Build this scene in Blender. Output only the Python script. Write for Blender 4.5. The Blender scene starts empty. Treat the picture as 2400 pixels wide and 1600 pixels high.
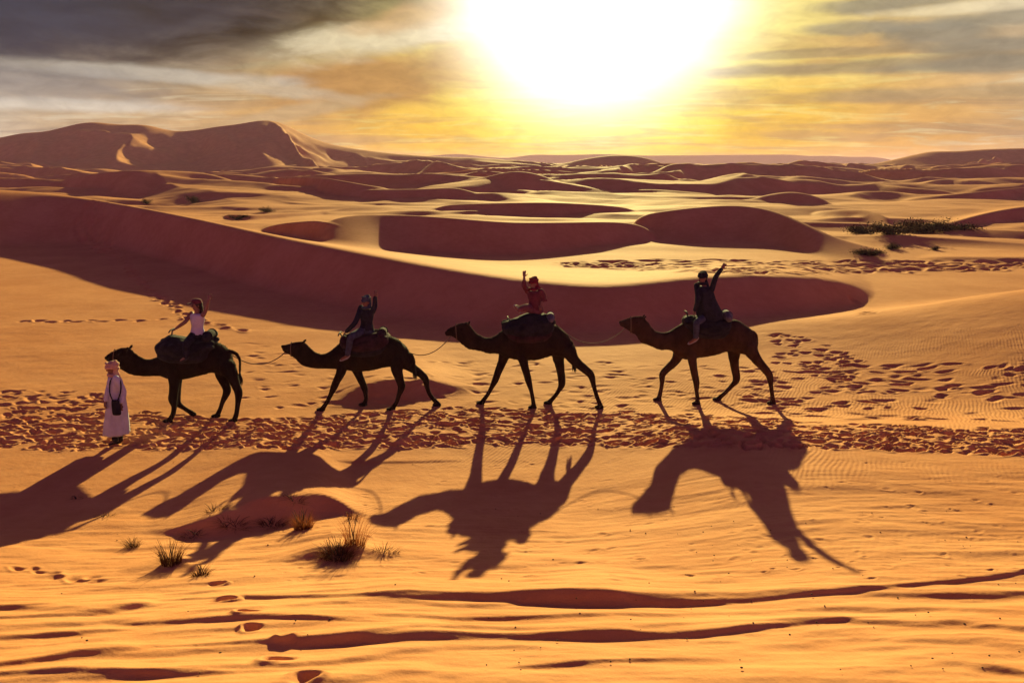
import bpy, bmesh, math, random
import numpy as np
from mathutils import Vector, Matrix

random.seed(7)
rng = np.random.default_rng(11)
SC = bpy.context.scene
COL = SC.collection

# ------------------------------------------------------------------ camera
H = 5.54                       # eye height above the caravan's sand
FPX = 1733.0                   # focal length in pixels of the 2400 px wide photograph
PITCH = math.radians(13.46)
cam_d = bpy.data.cameras.new('camera')
cam_d.sensor_width = 36.0
cam_d.lens = 36.0 * FPX / 2400.0
cam_d.clip_start = 0.1
cam_d.clip_end = 40000
cam = bpy.data.objects.new('camera', cam_d)
cam.location = (0, 0, H)
cam.rotation_euler = (math.pi / 2 - PITCH, 0, 0)
COL.objects.link(cam)
SC.camera = cam

CP, SP = math.cos(PITCH), math.sin(PITCH)


def ray(px, py):
    u = 800.0 - py
    return np.array([px - 1200.0, FPX * CP + u * SP, -FPX * SP + u * CP])


def at(px, py, Y):
    """world point seen at (px, py) of the photograph on the vertical plane y = Y"""
    d = ray(px, py)
    t = Y / d[1]
    return np.array([d[0] * t, Y, H + d[2] * t])


# ------------------------------------------------------------------ sun and sky
SUN = ray(1398, -80)
SUN = SUN / np.linalg.norm(SUN)
SUN_EL = math.asin(SUN[2])
SUN_AZ = math.atan2(SUN[0], SUN[1])
TANEL = math.tan(SUN_EL)
sun_d = bpy.data.lights.new('sun', 'SUN')
sun_d.energy = 5.0
sun_d.angle = math.radians(0.6)
sun_d.color = (1.0, 0.88, 0.33)
sun = bpy.data.objects.new('sun', sun_d)
sun.rotation_euler = Vector(-SUN).to_track_quat('-Z', 'Y').to_euler()
sun.location = (0, 0, 60)
COL.objects.link(sun)

world = bpy.data.worlds.new('World')
SC.world = world
world.use_nodes = True


class NT:
    """small helper for node graphs"""

    def __init__(self, tree):
        self.t = tree
        tree.nodes.clear()

    def n(self, kind, **kw):
        nd = self.t.nodes.new(kind)
        for k, v in kw.items():
            setattr(nd, k, v)
        return nd

    def put(self, sock, v):
        if hasattr(v, 'node'):
            self.t.links.new(v, sock)
        else:
            sock.default_value = v

    def m(self, op, a, b=0.0, c=None, clamp=False):
        nd = self.n('ShaderNodeMath', operation=op, use_clamp=clamp)
        self.put(nd.inputs[0], a)
        self.put(nd.inputs[1], b)
        if c is not None:
            self.put(nd.inputs[2], c)
        return nd.outputs[0]

    def vm(self, op, a, b=(0, 0, 0)):
        nd = self.n('ShaderNodeVectorMath', operation=op)
        self.put(nd.inputs[0], a)
        self.put(nd.inputs[1], b)
        return nd.outputs['Value'] if op in ('DOT_PRODUCT', 'LENGTH') else nd.outputs['Vector']

    def mix(self, f, a, b, blend='MIX'):
        nd = self.n('ShaderNodeMix', data_type='RGBA', blend_type=blend)
        self.put(nd.inputs[0], f)
        self.put(nd.inputs[6], a if hasattr(a, 'node') else (*a, 1))
        self.put(nd.inputs[7], b if hasattr(b, 'node') else (*b, 1))
        return nd.outputs[2]

    def smooth(self, x, lo, hi, a=0.0, b=1.0):
        nd = self.n('ShaderNodeMapRange', interpolation_type='SMOOTHSTEP')
        self.put(nd.inputs[0], x)
        for i, v in enumerate((lo, hi, a, b)):
            self.put(nd.inputs[i + 1], v)
        return nd.outputs[0]

    def noise(self, vec, scale, detail=4.0, rough=0.5, dist=0.0):
        nd = self.n('ShaderNodeTexNoise')
        self.put(nd.inputs['Vector'], vec)
        nd.inputs['Scale'].default_value = scale
        nd.inputs['Detail'].default_value = detail
        nd.inputs['Roughness'].default_value = rough
        nd.inputs['Distortion'].default_value = dist
        return nd.outputs['Fac']


def build_world():
    N = NT(world.node_tree)
    out = N.n('ShaderNodeOutputWorld')
    bg = N.n('ShaderNodeBackground')
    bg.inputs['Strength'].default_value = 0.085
    N.t.links.new(bg.outputs[0], out.inputs[0])
    sky = N.n('ShaderNodeTexSky', sky_type='NISHITA')
    sky.sun_disc = False
    sky.sun_elevation = SUN_EL
    sky.sun_rotation = SUN_AZ
    sky.altitude = 700
    sky.air_density = 1.2
    sky.dust_density = 4.0
    sky.ozone_density = 2.0
    tc = N.n('ShaderNodeTexCoord')
    d = N.vm('NORMALIZE', tc.outputs['Generated'])
    sep = N.n('ShaderNodeSeparateXYZ')
    N.put(sep.inputs[0], d)
    dz = sep.outputs[2]
    el = N.m('MAXIMUM', dz, 0.0)
    cos = N.vm('DOT_PRODUCT', d, tuple(SUN))
    th = N.m('ARCCOSINE', N.m('MINIMUM', cos, 0.999999))          # angle from the sun, radians
    def ramp(stops):
        nd = N.n('ShaderNodeValToRGB')
        nd.color_ramp.interpolation = 'EASE'
        els = nd.color_ramp.elements
        while len(els) < len(stops):
            els.new(0.5)
        for e, (p, c) in zip(els, stops):
            e.position = p / math.pi
            e.color = (c[0] / 6, c[1] / 6, c[2] / 6, 1)
        N.put(nd.inputs[0], N.m('DIVIDE', th, math.pi))
        sc = N.n('ShaderNodeVectorMath', operation='SCALE')
        N.t.links.new(nd.outputs[0], sc.inputs[0])
        sc.inputs['Scale'].default_value = 6.0
        return sc.outputs[0]

    def scale(col, f):
        nd = N.n('ShaderNodeVectorMath', operation='SCALE')
        nd.inputs[0].default_value = col
        N.put(nd.inputs['Scale'], f)
        return nd.outputs[0]

    # dusty air in front, added violet fill behind: colour by angle from the sun, near the horizon and higher up
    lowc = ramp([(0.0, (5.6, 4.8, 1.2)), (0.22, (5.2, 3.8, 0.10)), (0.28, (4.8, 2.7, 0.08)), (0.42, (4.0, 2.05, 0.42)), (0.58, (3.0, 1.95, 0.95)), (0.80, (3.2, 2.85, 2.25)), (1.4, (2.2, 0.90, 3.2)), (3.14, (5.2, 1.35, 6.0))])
    higc = ramp([(0.0, (5.6, 5.0, 3.2)), (0.22, (4.9, 4.0, 1.1)), (0.34, (3.8, 2.8, 1.1)), (0.50, (3.4, 2.9, 2.0)), (0.80, (2.2, 2.0, 1.75)), (1.4, (1.4, 0.52, 2.4)), (3.14, (5.4, 1.35, 6.0))])  # both ramps end in unseen violet, brightened to fill the shaded dune faces
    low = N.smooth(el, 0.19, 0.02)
    overhead_dim = N.smooth(el, 0.23, 0.48)
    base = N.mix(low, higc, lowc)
    base = N.mix(0.012, base, sky.outputs[0])
    core = N.m('EXPONENT', N.m('MULTIPLY', N.m('POWER', N.m('DIVIDE', th, 0.160), 3.2), -1.0))
    # cloud layer: a flat sheet high above, seen in perspective
    k = N.m('DIVIDE', 1.0, N.m('ADD', el, 0.07))
    cmb = N.n('ShaderNodeCombineXYZ')
    N.put(cmb.inputs[0], N.m('MULTIPLY', sep.outputs[0], k))
    N.put(cmb.inputs[1], N.m('MULTIPLY', sep.outputs[1], k))
    mp = N.n('ShaderNodeMapping')
    mp.inputs['Location'].default_value = (3.1, 1.7, 0)
    mp.inputs['Scale'].default_value = (0.55, 0.9, 1)
    mp.inputs['Rotation'].default_value = (0, 0, 0.15)
    N.put(mp.inputs[0], cmb.outputs[0])
    n1 = N.noise(mp.outputs[0], 0.8, 6.0, 0.52, 0.6)
    n2 = N.noise(mp.outputs[0], 2.0, 6.0, 0.55, 0.9)
    n3 = N.noise(N.vm('MULTIPLY', d, (1, 1, 3.4)), 9.0, 6.0, 0.55, 0.6)
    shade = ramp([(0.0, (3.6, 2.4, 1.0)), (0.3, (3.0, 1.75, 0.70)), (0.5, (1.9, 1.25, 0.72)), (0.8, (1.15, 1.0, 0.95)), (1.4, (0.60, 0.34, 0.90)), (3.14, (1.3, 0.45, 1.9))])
    lit = ramp([(0.0, (6.0, 5.2, 2.4)), (0.3, (5.0, 3.9, 1.1)), (0.5, (3.9, 3.2, 2.0)), (0.8, (3.4, 3.0, 2.4)), (1.4, (0.8, 0.6, 1.0)), (3.14, (0.6, 0.35, 1.0))])
    c = N.mix(N.m('MULTIPLY', N.smooth(n1, 0.46, 0.64), 0.65), base, shade)
    c = N.mix(N.m('MULTIPLY', N.m('MULTIPLY', N.smooth(n2, 0.50, 0.66), N.smooth(el, 0.5, 0.25)), 0.60), c, lit)

    def blob(px, py, rx, ry, amp=1.1, tilt=0.0, soft=0.5, top_open=False, nz=None):
        """one cloud, placed by its direction"""
        q = ray(px, py)
        q = q / np.linalg.norm(q)
        dv = N.vm('SUBTRACT', d, tuple(q))
        s2 = N.n('ShaderNodeSeparateXYZ')
        N.put(s2.inputs[0], dv)
        bx = N.m('DIVIDE', s2.outputs[0], rx / 1850.0)
        zz = N.m('ADD', s2.outputs[2], N.m('MULTIPLY', s2.outputs[0], tilt))
        if top_open:
            zz = N.m('MINIMUM', zz, 0.0)
        bz = N.m('DIVIDE', zz, ry / 1850.0)
        r = N.m('SQRT', N.m('ADD', N.m('MULTIPLY', bx, bx), N.m('MULTIPLY', bz, bz)))
        r = N.m('ADD', r, N.m('MULTIPLY', N.m('SUBTRACT', nz or n3, 0.5), amp * 2))
        return N.smooth(r, 1 + soft, 1 - soft)

    TAN = (2.6, 1.30, 0.42)
    CREAM = (4.6, 3.9, 2.5)
    GREY = (1.55, 1.40, 1.02)
    c = N.mix(N.m('MULTIPLY', overhead_dim, 0.9), c, N.mix(N.smooth(n1, 0.35, 0.65), (0.34, 0.14, 0.58), (0.58, 0.24, 0.95)))   # unseen dusky cloud overhead, added to dim the fill on flat sand
    # thick bank of cloud high on the left of the sun
    bank = blob(300, 15, 620, 135, 0.8, -0.10, 0.62, True, N.m('ADD', N.m('MULTIPLY', n1, 0.5), N.m('MULTIPLY', n3, 0.5)))
    bankc = N.mix(N.smooth(n3, 0.38, 0.66), (0.02, 0.014, 0.014), (0.15, 0.155, 0.235))
    bankc = N.mix(N.m('MULTIPLY', N.smooth(sep.outputs[0], -0.34, -0.52), 0.75), bankc, (0.09, 0.16, 0.36))
    c = N.mix(N.m('MULTIPLY', bank, 0.96), c, bankc)
    for px, py, rx, ry, amp, tilt, colr, f in (
            (860, 195, 240, 62, 0.8, -0.10, TAN, 0.85), (880, 92, 230, 34, 1.0, -0.16, CREAM, 0.85), (960, 40, 120, 26, 1.0, -0.25, (3.6, 2.2, 0.9), 0.7), (620, 205, 150, 16, 1.0, 0.1, (3.2, 2.7, 1.9), 0.7),
            (150, 245, 240, 14, 0.8, 0.0, (3.9, 3.5, 2.9), 0.8), (380, 175, 230, 14, 1.0, 0.02, (2.9, 2.6, 2.1), 0.7), (60, 200, 200, 30, 0.9, 0.0, (1.6, 1.5, 1.45), 0.6), (700, 262, 170, 16, 1.0, -0.2, (2.9, 2.05, 1.1), 0.7),
            (2190, 72, 100, 24, 0.8, 0.05, GREY, 0.85), (2010, 66, 110, 12, 0.9, 0.03, GREY, 0.7), (2330, 106, 90, 14, 0.9, 0.0, GREY, 0.8), (2100, 153, 380, 14, 0.8, 0.0, (1.75, 1.35, 0.8), 0.75), (2320, 152, 160, 14, 0.8, 0.0, GREY, 0.7),
            (2200, 218, 280, 14, 0.9, 0.0, (2.1, 1.55, 0.85), 0.6), (2080, 6, 130, 16, 0.9, 0.0, GREY, 0.8), (2380, 40, 130, 14, 0.9, 0.0, GREY, 0.7), (2300, 15, 140, 10, 0.9, 0.0, CREAM, 0.6), (1930, 125, 160, 9, 1.0, 0.0, (1.9, 1.45, 0.8), 0.6)):
        c = N.mix(N.m('MULTIPLY', blob(px, py, rx, ry, amp, tilt), f), c, colr)
    n4 = N.noise(N.vm('MULTIPLY', d, (1, 1, 2.6)), 26.0, 7.0, 0.62, 0.5)
    c = N.mix(1.0, c, N.mix(N.smooth(n4, 0.25, 0.75), (0.86, 0.86, 0.86), (1.16, 1.16, 1.16)), 'MULTIPLY')
    g = N.vm('ADD', scale((13.0, 12.6, 12.2), core), c)
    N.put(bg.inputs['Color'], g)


build_world()

SC.render.engine = 'CYCLES'
SC.cycles.use_denoising = True
SC.cycles.max_bounces = 6
SC.cycles.diffuse_bounces = 3
SC.cycles.volume_bounces = 1
SC.view_settings.view_transform = 'Standard'
SC.view_settings.look = 'None'
SC.view_settings.gamma = 1.0
SC.view_settings.use_curve_mapping = False
SC.view_settings.exposure = 1.08


# ------------------------------------------------------------------ common helpers
def props(o, label=None, cat=None, group=None, kind=None):
    if label: o['label'] = label
    if cat: o['category'] = cat
    if group: o['group'] = group
    if kind: o['kind'] = kind
    return o


def link(name, me, mat=None, parent=None):
    o = bpy.data.objects.new(name, me)
    COL.objects.link(o)
    if mat is not None and me is not None:
        me.materials.clear()
        me.materials.append(mat)
    if parent is not None:
        o.parent = parent
        o.matrix_parent_inverse = Matrix.Translation(-Vector(parent.location))
    return o


def empty(name, loc):
    o = bpy.data.objects.new(name, None)
    o.empty_display_size = 0.2
    o.location = [float(v) for v in loc]
    COL.objects.link(o)
    return o


def smoothstep(a, b, x):
    t = np.clip((x - a) / (b - a), 0.0, 1.0)
    return t * t * (3 - 2 * t)


def _hash(ix, iy, seed):
    h = (ix.astype(np.int64) * 374761393 + iy.astype(np.int64) * 668265263 + seed * 1442695041) & 0xffffffff
    h = ((h ^ (h >> 13)) * 1274126177) & 0xffffffff
    h = h ^ (h >> 16)
    return (h & 0xffff) / 65535.0


def vnoise(x, y, seed=0):
    xi, yi = np.floor(x), np.floor(y)
    fx, fy = x - xi, y - yi
    fx = fx * fx * fx * (fx * (fx * 6 - 15) + 10)
    fy = fy * fy * fy * (fy * (fy * 6 - 15) + 10)
    a, b = _hash(xi, yi, seed), _hash(xi + 1, yi, seed)
    c, d = _hash(xi, yi + 1, seed), _hash(xi + 1, yi + 1, seed)
    return (a + (b - a) * fx) * (1 - fy) + (c + (d - c) * fx) * fy


def fbm(x, y, seed=0, octv=4, gain=0.5):
    s, a, t = 0.0, 1.0, 0.0
    for i in range(octv):
        s = s + a * vnoise(x * 2 ** i + 17.3 * i, y * 2 ** i - 9.1 * i, seed + i)
        t += a
        a *= gain
    return s / t


def smax(a, b, k):
    h = np.clip(0.5 + 0.5 * (a - b) / k, 0, 1)
    return b + (a - b) * h + k * h * (1 - h)


# ------------------------------------------------------------------ the terrain
def _prof(ys, zs):
    yy = np.linspace(-40, 40, 4001)
    zz = np.interp(yy, ys, zs)
    kern = np.exp(-0.5 * (np.arange(-80, 81) / 32.0) ** 2)
    kern /= kern.sum()
    zp = np.pad(zz, 80, mode='edge')
    return yy, np.convolve(zp, kern, mode='valid')


PL = _prof([-40, 0, 3, 5, 7, 9, 10.7, 13, 16.0, 40], [2.7, 2.6, 2.25, 1.62, 0.95, 0.40, 0.12, 0.0, 0, 0])
PC = _prof([-40, 0, 3, 5, 7, 9, 10.7, 13, 16.0, 40], [2.7, 2.6, 2.3, 1.72, 1.08, 0.54, 0.22, 0.04, 0, 0])
PR = _prof([-40, 0, 3, 5, 7, 9, 10.7, 12.6, 13.9, 15.0, 16.2, 40], [2.7, 2.6, 2.3, 1.76, 1.10, 0.82, 0.70, 0.59, 0.47, 0.24, 0, 0])


def base(x, y):
    w = smoothstep(0.5, 4.5, x)
    v = smoothstep(-1.5, -5.0, x)
    z = np.interp(y, *PC) * (1 - w - v) + np.interp(y, *PR) * w + np.interp(y, *PL) * v
    # slow undulation of the floor
    far = smoothstep(45, 95, y)
    z = z + (fbm(x / 9.0, y / 5.0, 3, 3) - 0.5) * (0.10 + 0.30 * far) * smoothstep(3, 9, y)
    return z


def march_base(px, py):
    d = ray(px, py)
    m, u = -d[2] / d[1], d[0] / d[1]
    Y = np.concatenate([np.arange(2, 60, 0.02), np.arange(60, 400, 0.5)])
    z = base(u * Y, Y)
    hit = np.nonzero(H - m * Y < z)[0]
    Yb = Y[hit[0]] if len(hit) else 400.0
    return Yb, float(base(np.array([u * Yb]), np.array([Yb]))[0])


class Ridge:
    """one dune: a crest line with a steep lee face towards the viewer and a gentle back towards the sun"""

    def __init__(self, pts, sn=0.55, sf=0.12, r=0.01, k=0.02, Y=None, fade=(60, 60), soft=0.35, rel=False, sns=None):
        us, ys, zs = [], [], []
        for i, p in enumerate(pts):
            d = ray(p[0], p[1])
            m, u = -d[2] / d[1], d[0] / d[1]
            if Y is not None:
                Yc = Y[i] if isinstance(Y, (list, tuple)) else Y
                zc = H - m * Yc
            else:
                Yb, zb = march_base(p[0], p[2])
                Yc = (H - zb + Yb * TANEL) / (m + TANEL)
                zc = H - m * Yc
            us.append(u); ys.append(Yc); zs.append(zc)
        us, ys, zs = map(np.array, (us, ys, zs))
        sn_ = np.full(len(us), sn) if sns is None else np.array(sns, float)
        sn_ = np.concatenate([[sn_[0]] * 2, sn_, [sn_[-1]] * 2])
        f0, f1 = fade[0] / 1700.0, fade[1] / 1700.0
        drop = lambda Yq, zq: -0.012 * Yq if rel else (-0.15 * Yq if Y is None else -0.03 * Yq - 2)
        us = np.concatenate([[us[0] - f0 * 4, us[0] - f0], us, [us[-1] + f1, us[-1] + f1 * 4]])
        zs = np.concatenate([[zs[0] + 4 * drop(ys[0], 0), zs[0] + 0.35 * drop(ys[0], 0)], zs,
                             [zs[-1] + 0.35 * drop(ys[-1], 0), zs[-1] + 4 * drop(ys[-1], 0)]])
        ys = np.concatenate([[ys[0]] * 2, ys, [ys[-1]] * 2])
        g = np.linspace(us[0], us[-1], 3000)
        sig = soft * np.median(np.diff(us)) / (g[1] - g[0])
        n = int(3 * sig) + 1
        kern = np.exp(-0.5 * (np.arange(-n, n + 1) / sig) ** 2)
        kern /= kern.sum()
        sm = lambda a: np.convolve(np.pad(np.interp(g, us, a), n, mode='edge'), kern, mode='valid')
        self.g, self.y, self.z = g, sm(ys), sm(zs)
        self.sn = sm(sn_)
        self.sf, self.r, self.k, self.rel = sf, r, k, rel
        if rel:                        # small drifts ride on the slope of the sand they stand on
            self.z = self.z - base(self.g * self.y, self.y)
            jit = fbm(self.g * 7 + us[1] * 40, self.g * 0 + ys[1] * 3.7, 8, 3)
            if soft == 0.5 and sf == 0.09:
                self.z = self.z * (0.9 + 1.0 * jit) + 0.004
        self.lo, self.hi = us[0], us[-1]
        self.ymin, self.ymax = ys.min(), ys.max()

    def apply(self, z, x, y):
        u = x / np.maximum(y, 2.0)
        yc = np.interp(u, self.g, self.y)
        zc = np.interp(u, self.g, self.z)
        d = y - yc
        r = self.r * yc
        sn = np.interp(u, self.g, self.sn)
        a = 0.5 * (sn + self.sf)
        zr = zc - (a * (np.sqrt(d * d + r * r) - r) + 0.5 * (self.sf - sn) * d)
        if self.rel:
            return smax(zr + base(x, y), z, self.k * yc)
        return smax(zr, z, self.k * yc)


RIDGES = []


def R(*a, **k):
    RIDGES.append(Ridge(*a, **k))


# distant tableland
R([(930, 366), (1000, 362), (1080, 355), (1110, 361), (1190, 368), (1215, 364), (1245, 357), (1300, 360), (1350, 359), (1420, 357), (1500, 361),
   (1640, 360), (1750, 359), (1860, 358), (1900, 363), (1950, 360), (1990, 365), (2050, 362), (2090, 371), (2150, 384)],
  Y=2700, sn=0.5, sf=0.3, r=0.0005, k=0.001, fade=(60, 60))
# big dunes on the skyline, left
R([(-500, 372), (-300, 350), (-160, 338), (0, 324), (51, 311), (107, 310), (168, 293), (214, 284), (276, 293), (347, 291), (398, 309), (459, 306), (510, 296), (566, 291),
   (602, 282), (633, 280), (658, 286), (704, 311), (755, 334), (816, 347), (918, 360), (1020, 367), (1120, 370), (1200, 376), (1280, 392)],
  Y=430, sn=0.262, sf=0.2, r=0.010, k=0.01, fade=(160, 60))
# spurs of those dunes
R([(640, 283), (662, 302), (690, 335), (720, 366), (750, 392)], Y=[425, 405, 375, 345, 320], sn=0.36, sf=0.34, r=0.004, k=0.006, fade=(25, 20))
# middle and right skyline
R([(1230, 396), (1300, 388), (1360, 374), (1420, 364), (1480, 363), (1530, 373), (1570, 391), (1600, 400)], Y=480, sn=0.36, sf=0.2, r=0.008, k=0.006)
R([(1730, 402), (1800, 394), (1850, 392), (1930, 396), (1990, 402)], Y=620, sn=0.36, sf=0.2, r=0.008, k=0.006)
R([(1950, 402), (2000, 393), (2060, 382), (2130, 366), (2180, 353), (2230, 356), (2300, 350), (2400, 347), (2600, 352), (2900, 370)],
  Y=430, sn=0.32, sf=0.2, r=0.012, k=0.01, fade=(60, 160))
R([(2150, 428), (2200, 408), (2250, 390), (2300, 373), (2340, 366)], Y=[255, 290, 325, 370, 400], sn=0.34, sf=0.32, r=0.004, k=0.005, fade=(20, 30))
for hump in ([(1560, 408, 414), (1640, 397, 420), (1720, 401, 420), (1800, 410, 417)], [(1750, 419, 424), (1850, 407, 431), (1950, 409, 432), (2040, 420, 429)],
             [(1330, 409, 414), (1420, 397, 418), (1500, 403, 418), (1560, 412, 416)], [(2040, 409, 416), (2130, 397, 425), (2230, 399, 428), (2330, 408, 425)],
             [(1560, 441, 446), (1640, 429, 453), (1740, 431, 456), (1820, 443, 453)], [(880, 421, 425), (960, 407, 429), (1040, 403, 430), (1110, 412, 427)],
             [(2000, 447, 450), (2070, 438, 456), (2150, 440, 458), (2220, 450, 456)], [(1450, 430, 433), (1520, 419, 438), (1590, 418, 440), (1650, 428, 437)]):
    R(hump, sf=0.12, r=0.005, k=0.004, fade=(60, 60), soft=0.6)
# middle distance, traced from crest and foot of the shaded faces
R([(30, 452, 458), (85, 444, 460), (179, 413, 468), (250, 404, 476), (316, 400, 479), (400, 401, 476), (470, 404, 472), (510, 412, 470), (550, 424, 470), (600, 446, 470), (650, 462, 470)],
  sf=0.13, r=0.006, k=0.006, fade=(50, 40), sns=[.3, .45, .55, .55, .55, .55, .5, .3, .15, .11, .1])
R([(1000, 446, 450), (1046, 440, 456), (1122, 419, 466), (1200, 401, 471), (1240, 404, 471), (1276, 413, 470), (1327, 436, 467), (1373, 454, 463)], sf=0.12, r=0.005, k=0.005, fade=(40, 30))
R([(560, 436, 438), (587, 428, 438), (640, 418, 454), (689, 414, 468), (765, 418, 484), (820, 428, 488), (867, 436, 488), (930, 444, 486)], sf=0.10, r=0.005, k=0.005, fade=(30, 40), sns=[.2, .4, .55, .55, .55, .55, .55, .4])
R([(690, 452, 458), (760, 449, 480), (867, 445, 489), (995, 444, 490), (1071, 439, 489), (1110, 449, 486), (1150, 467, 480)], sf=0.10, r=0.004, k=0.004, fade=(40, 30))
R([(1330, 432, 436), (1400, 425, 446), (1480, 422, 452), (1560, 430, 452), (1640, 436, 450)], sf=0.10, r=0.004, k=0.004, fade=(50, 50))
R([(1380, 452, 456), (1460, 446, 466), (1540, 444, 470), (1620, 452, 470), (1700, 458, 468)], sf=0.10, r=0.004, k=0.004, fade=(50, 50))
R([(560, 472, 476), (640, 475, 489), (720, 479, 494), (800, 483, 495), (880, 488, 494)], sf=0.08, r=0.004, k=0.004, fade=(40, 40))
R([(1240, 452, 456), (1330, 456, 470), (1430, 462, 476), (1540, 470, 478), (1640, 474, 480)], sf=0.09, r=0.004, k=0.004, fade=(40, 40))
R([(980, 485, 500), (1080, 479, 507), (1200, 476, 515), (1302, 475, 517), (1420, 482, 513), (1531, 493, 503)], sf=0.10, r=0.004, k=0.004, fade=(40, 40))
R([(1700, 484, 487), (1740, 476, 486), (1787, 459, 488), (1853, 449, 494), (1914, 460, 496), (1965, 486, 496)], sf=0.12, r=0.006, k=0.005, fade=(40, 30))
R([(1900, 440, 444), (1990, 432, 456), (2090, 436, 464), (2180, 446, 466), (2260, 452, 462)], sf=0.10, r=0.005, k=0.005, fade=(60, 60))
R([(2080, 470, 473), (2170, 462, 480), (2280, 452, 482), (2400, 440, 478), (2600, 430, 470)], sf=0.10, r=0.005, k=0.005, fade=(60, 100))
R([(1890, 500, 508), (1950, 493, 517), (2026, 491, 532), (2067, 504, 536), (2103, 526, 540)], sf=0.12, r=0.005, k=0.005, fade=(30, 30))
R([(2150, 534, 537), (2220, 527, 538), (2271, 511, 540), (2330, 497, 540), (2400, 486, 538), (2600, 470, 540)], sf=0.06, r=0.008, k=0.006, fade=(40, 100))
R([(500, 500, 508), (561, 506, 530), (620, 504, 524), (714, 499, 512), (790, 494, 502), (850, 491, 496)], sf=0.08, r=0.004, k=0.004, fade=(20, 30))
R([(600, 539, 546), (663, 525, 566), (740, 518, 590), (770, 521, 596), (801, 541, 600), (867, 566, 603), (905, 590, 604)], sf=0.08, r=0.005, k=0.004, fade=(30, 20))
R([(740, 520, 592), (837, 502, 600), (880, 503, 602), (905, 504, 603), (935, 504, 606), (980, 506, 611), (1046, 511, 615), (1130, 518, 617), (1200, 523, 616), (1343, 522, 602), (1440, 520, 588), (1510, 526, 576), (1550, 540, 572)],
  sf=0.12, r=0.004, k=0.005, fade=(50, 40), sns=[.12, .14, .18, .25, .32, .44, .55, .55, .55, .55, .5, .3, .2], soft=0.5)
R([(1440, 524, 560), (1475, 508, 566), (1530, 499, 576), (1608, 489, 584), (1680, 483, 584), (1730, 481, 584), (1802, 489, 593), (1850, 508, 600), (1905, 535, 604), (1950, 556, 606), (2010, 574, 608), (2090, 588, 608)],
  sf=0.12, r=0.005, k=0.005, fade=(20, 60), sns=[.2, .4, .55, .55, .55, .55, .55, .5, .4, .26, .14, .12], soft=0.6)
R([(1930, 556, 560), (2010, 568, 574), (2150, 566, 572), (2260, 548, 556), (2400, 532, 545), (2600, 520, 540)], sn=0.2, sf=0.12, r=0.02, k=0.008, fade=(20, 100))
R([(2090, 600, 606), (2200, 603, 612), (2400, 604, 616), (2600, 604, 616)], sn=0.35, sf=0.08, r=0.008, k=0.005, fade=(60, 100))
# the long dune right behind the caravan
R([(-400, 440, 640), (-150, 445, 625), (0, 449, 612), (102, 454, 594), (204, 469, 592), (270, 481, 602), (327, 492, 622), (434, 513, 660), (551, 538, 700), (663, 564, 728), (816, 592, 765),
   (969, 622, 790), (1089, 642, 802), (1181, 656, 808), (1296, 668, 814), (1400, 676, 814), (1468, 674, 808), (1600, 656, 795), (1760, 648, 780), (1850, 650, 768), (1920, 654, 752), (1975, 660, 728), (2020, 668, 706), (2070, 680, 696)],
  sf=0.10, r=0.018, k=0.012, fade=(100, 60), soft=0.6, sns=[.55] * 19 + [.5, .42, .3, .2, .14])
# sunny dune flank, right
R([(1640, 790), (1750, 766), (1880, 757), (2000, 742), (2130, 724), (2250, 703), (2400, 681), (2600, 665), (3000, 668), (3600, 690)], Y=25, sn=0.18, sf=0.25, r=0.05, k=0.02, fade=(60, 500))
# drift behind the second camel
R([(795, 946, 952), (815, 925, 955), (837, 905, 960), (902, 892, 962), (1000, 890, 950), (1040, 896, 935), (1064, 908, 925)], sf=0.08, r=0.006, k=0.012, fade=(30, 40), rel=True, soft=0.6)
# the hollow drift with the grass tufts
R([(400, 1248, 1254), (439, 1236, 1266), (500, 1214, 1274), (561, 1190, 1266), (612, 1163, 1258), (663, 1165, 1256), (755, 1156, 1226), (800, 1176, 1216), (835, 1204, 1214)],
  sn=0.8, sf=0.07, r=0.006, k=0.012, fade=(40, 30), rel=True, soft=0.5)
R([(675, 1316, 1319), (705, 1296, 1320), (750, 1285, 1322), (810, 1278, 1320), (850, 1284, 1312), (885, 1300, 1306)], sn=0.7, sf=0.12, r=0.01, k=0.012, fade=(40, 40), rel=True, soft=0.6)
R([(330, 1340, 1344), (400, 1312, 1336), (430, 1318, 1335), (455, 1340, 1346)], sn=0.6, sf=0.12, r=0.01, k=0.012, fade=(40, 40), rel=True, soft=0.6)
# small wind ridges in front
FK = dict(sn=0.75, sf=0.09, r=0.0035, k=0.003, soft=0.5, rel=True)
R([(440, 1408, 1410), (612, 1402, 1408), (720, 1399, 1407), (837, 1395, 1408), (960, 1394, 1414), (1071, 1395, 1420), (1200, 1397, 1420), (1300, 1397, 1420), (1378, 1395, 1431), (1470, 1400, 1428), (1557, 1408, 1423),
   (1650, 1408, 1420), (1761, 1404, 1415), (1880, 1396, 1403), (2016, 1382, 1391), (2180, 1369, 1376), (2322, 1354, 1360), (2480, 1332, 1337)], fade=(120, 100), **FK)
R([(-200, 1446, 1450), (0, 1436, 1444), (153, 1425, 1434), (306, 1410, 1421), (388, 1395, 1402)], fade=(100, 60), **FK)
R([(-200, 1462, 1468), (0, 1453, 1461), (120, 1448, 1462), (194, 1443, 1458), (306, 1428, 1440), (357, 1412, 1419)], fade=(100, 60), **FK)
R([(286, 1466, 1469), (459, 1456, 1465), (560, 1450, 1460), (663, 1447, 1459), (765, 1457, 1469), (918, 1464, 1472), (1040, 1468, 1470)], fade=(100, 100), **FK)
R([(-150, 1506, 1512), (0, 1497, 1509), (204, 1484, 1494), (330, 1474, 1476)], fade=(100, 80), **FK)
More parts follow.
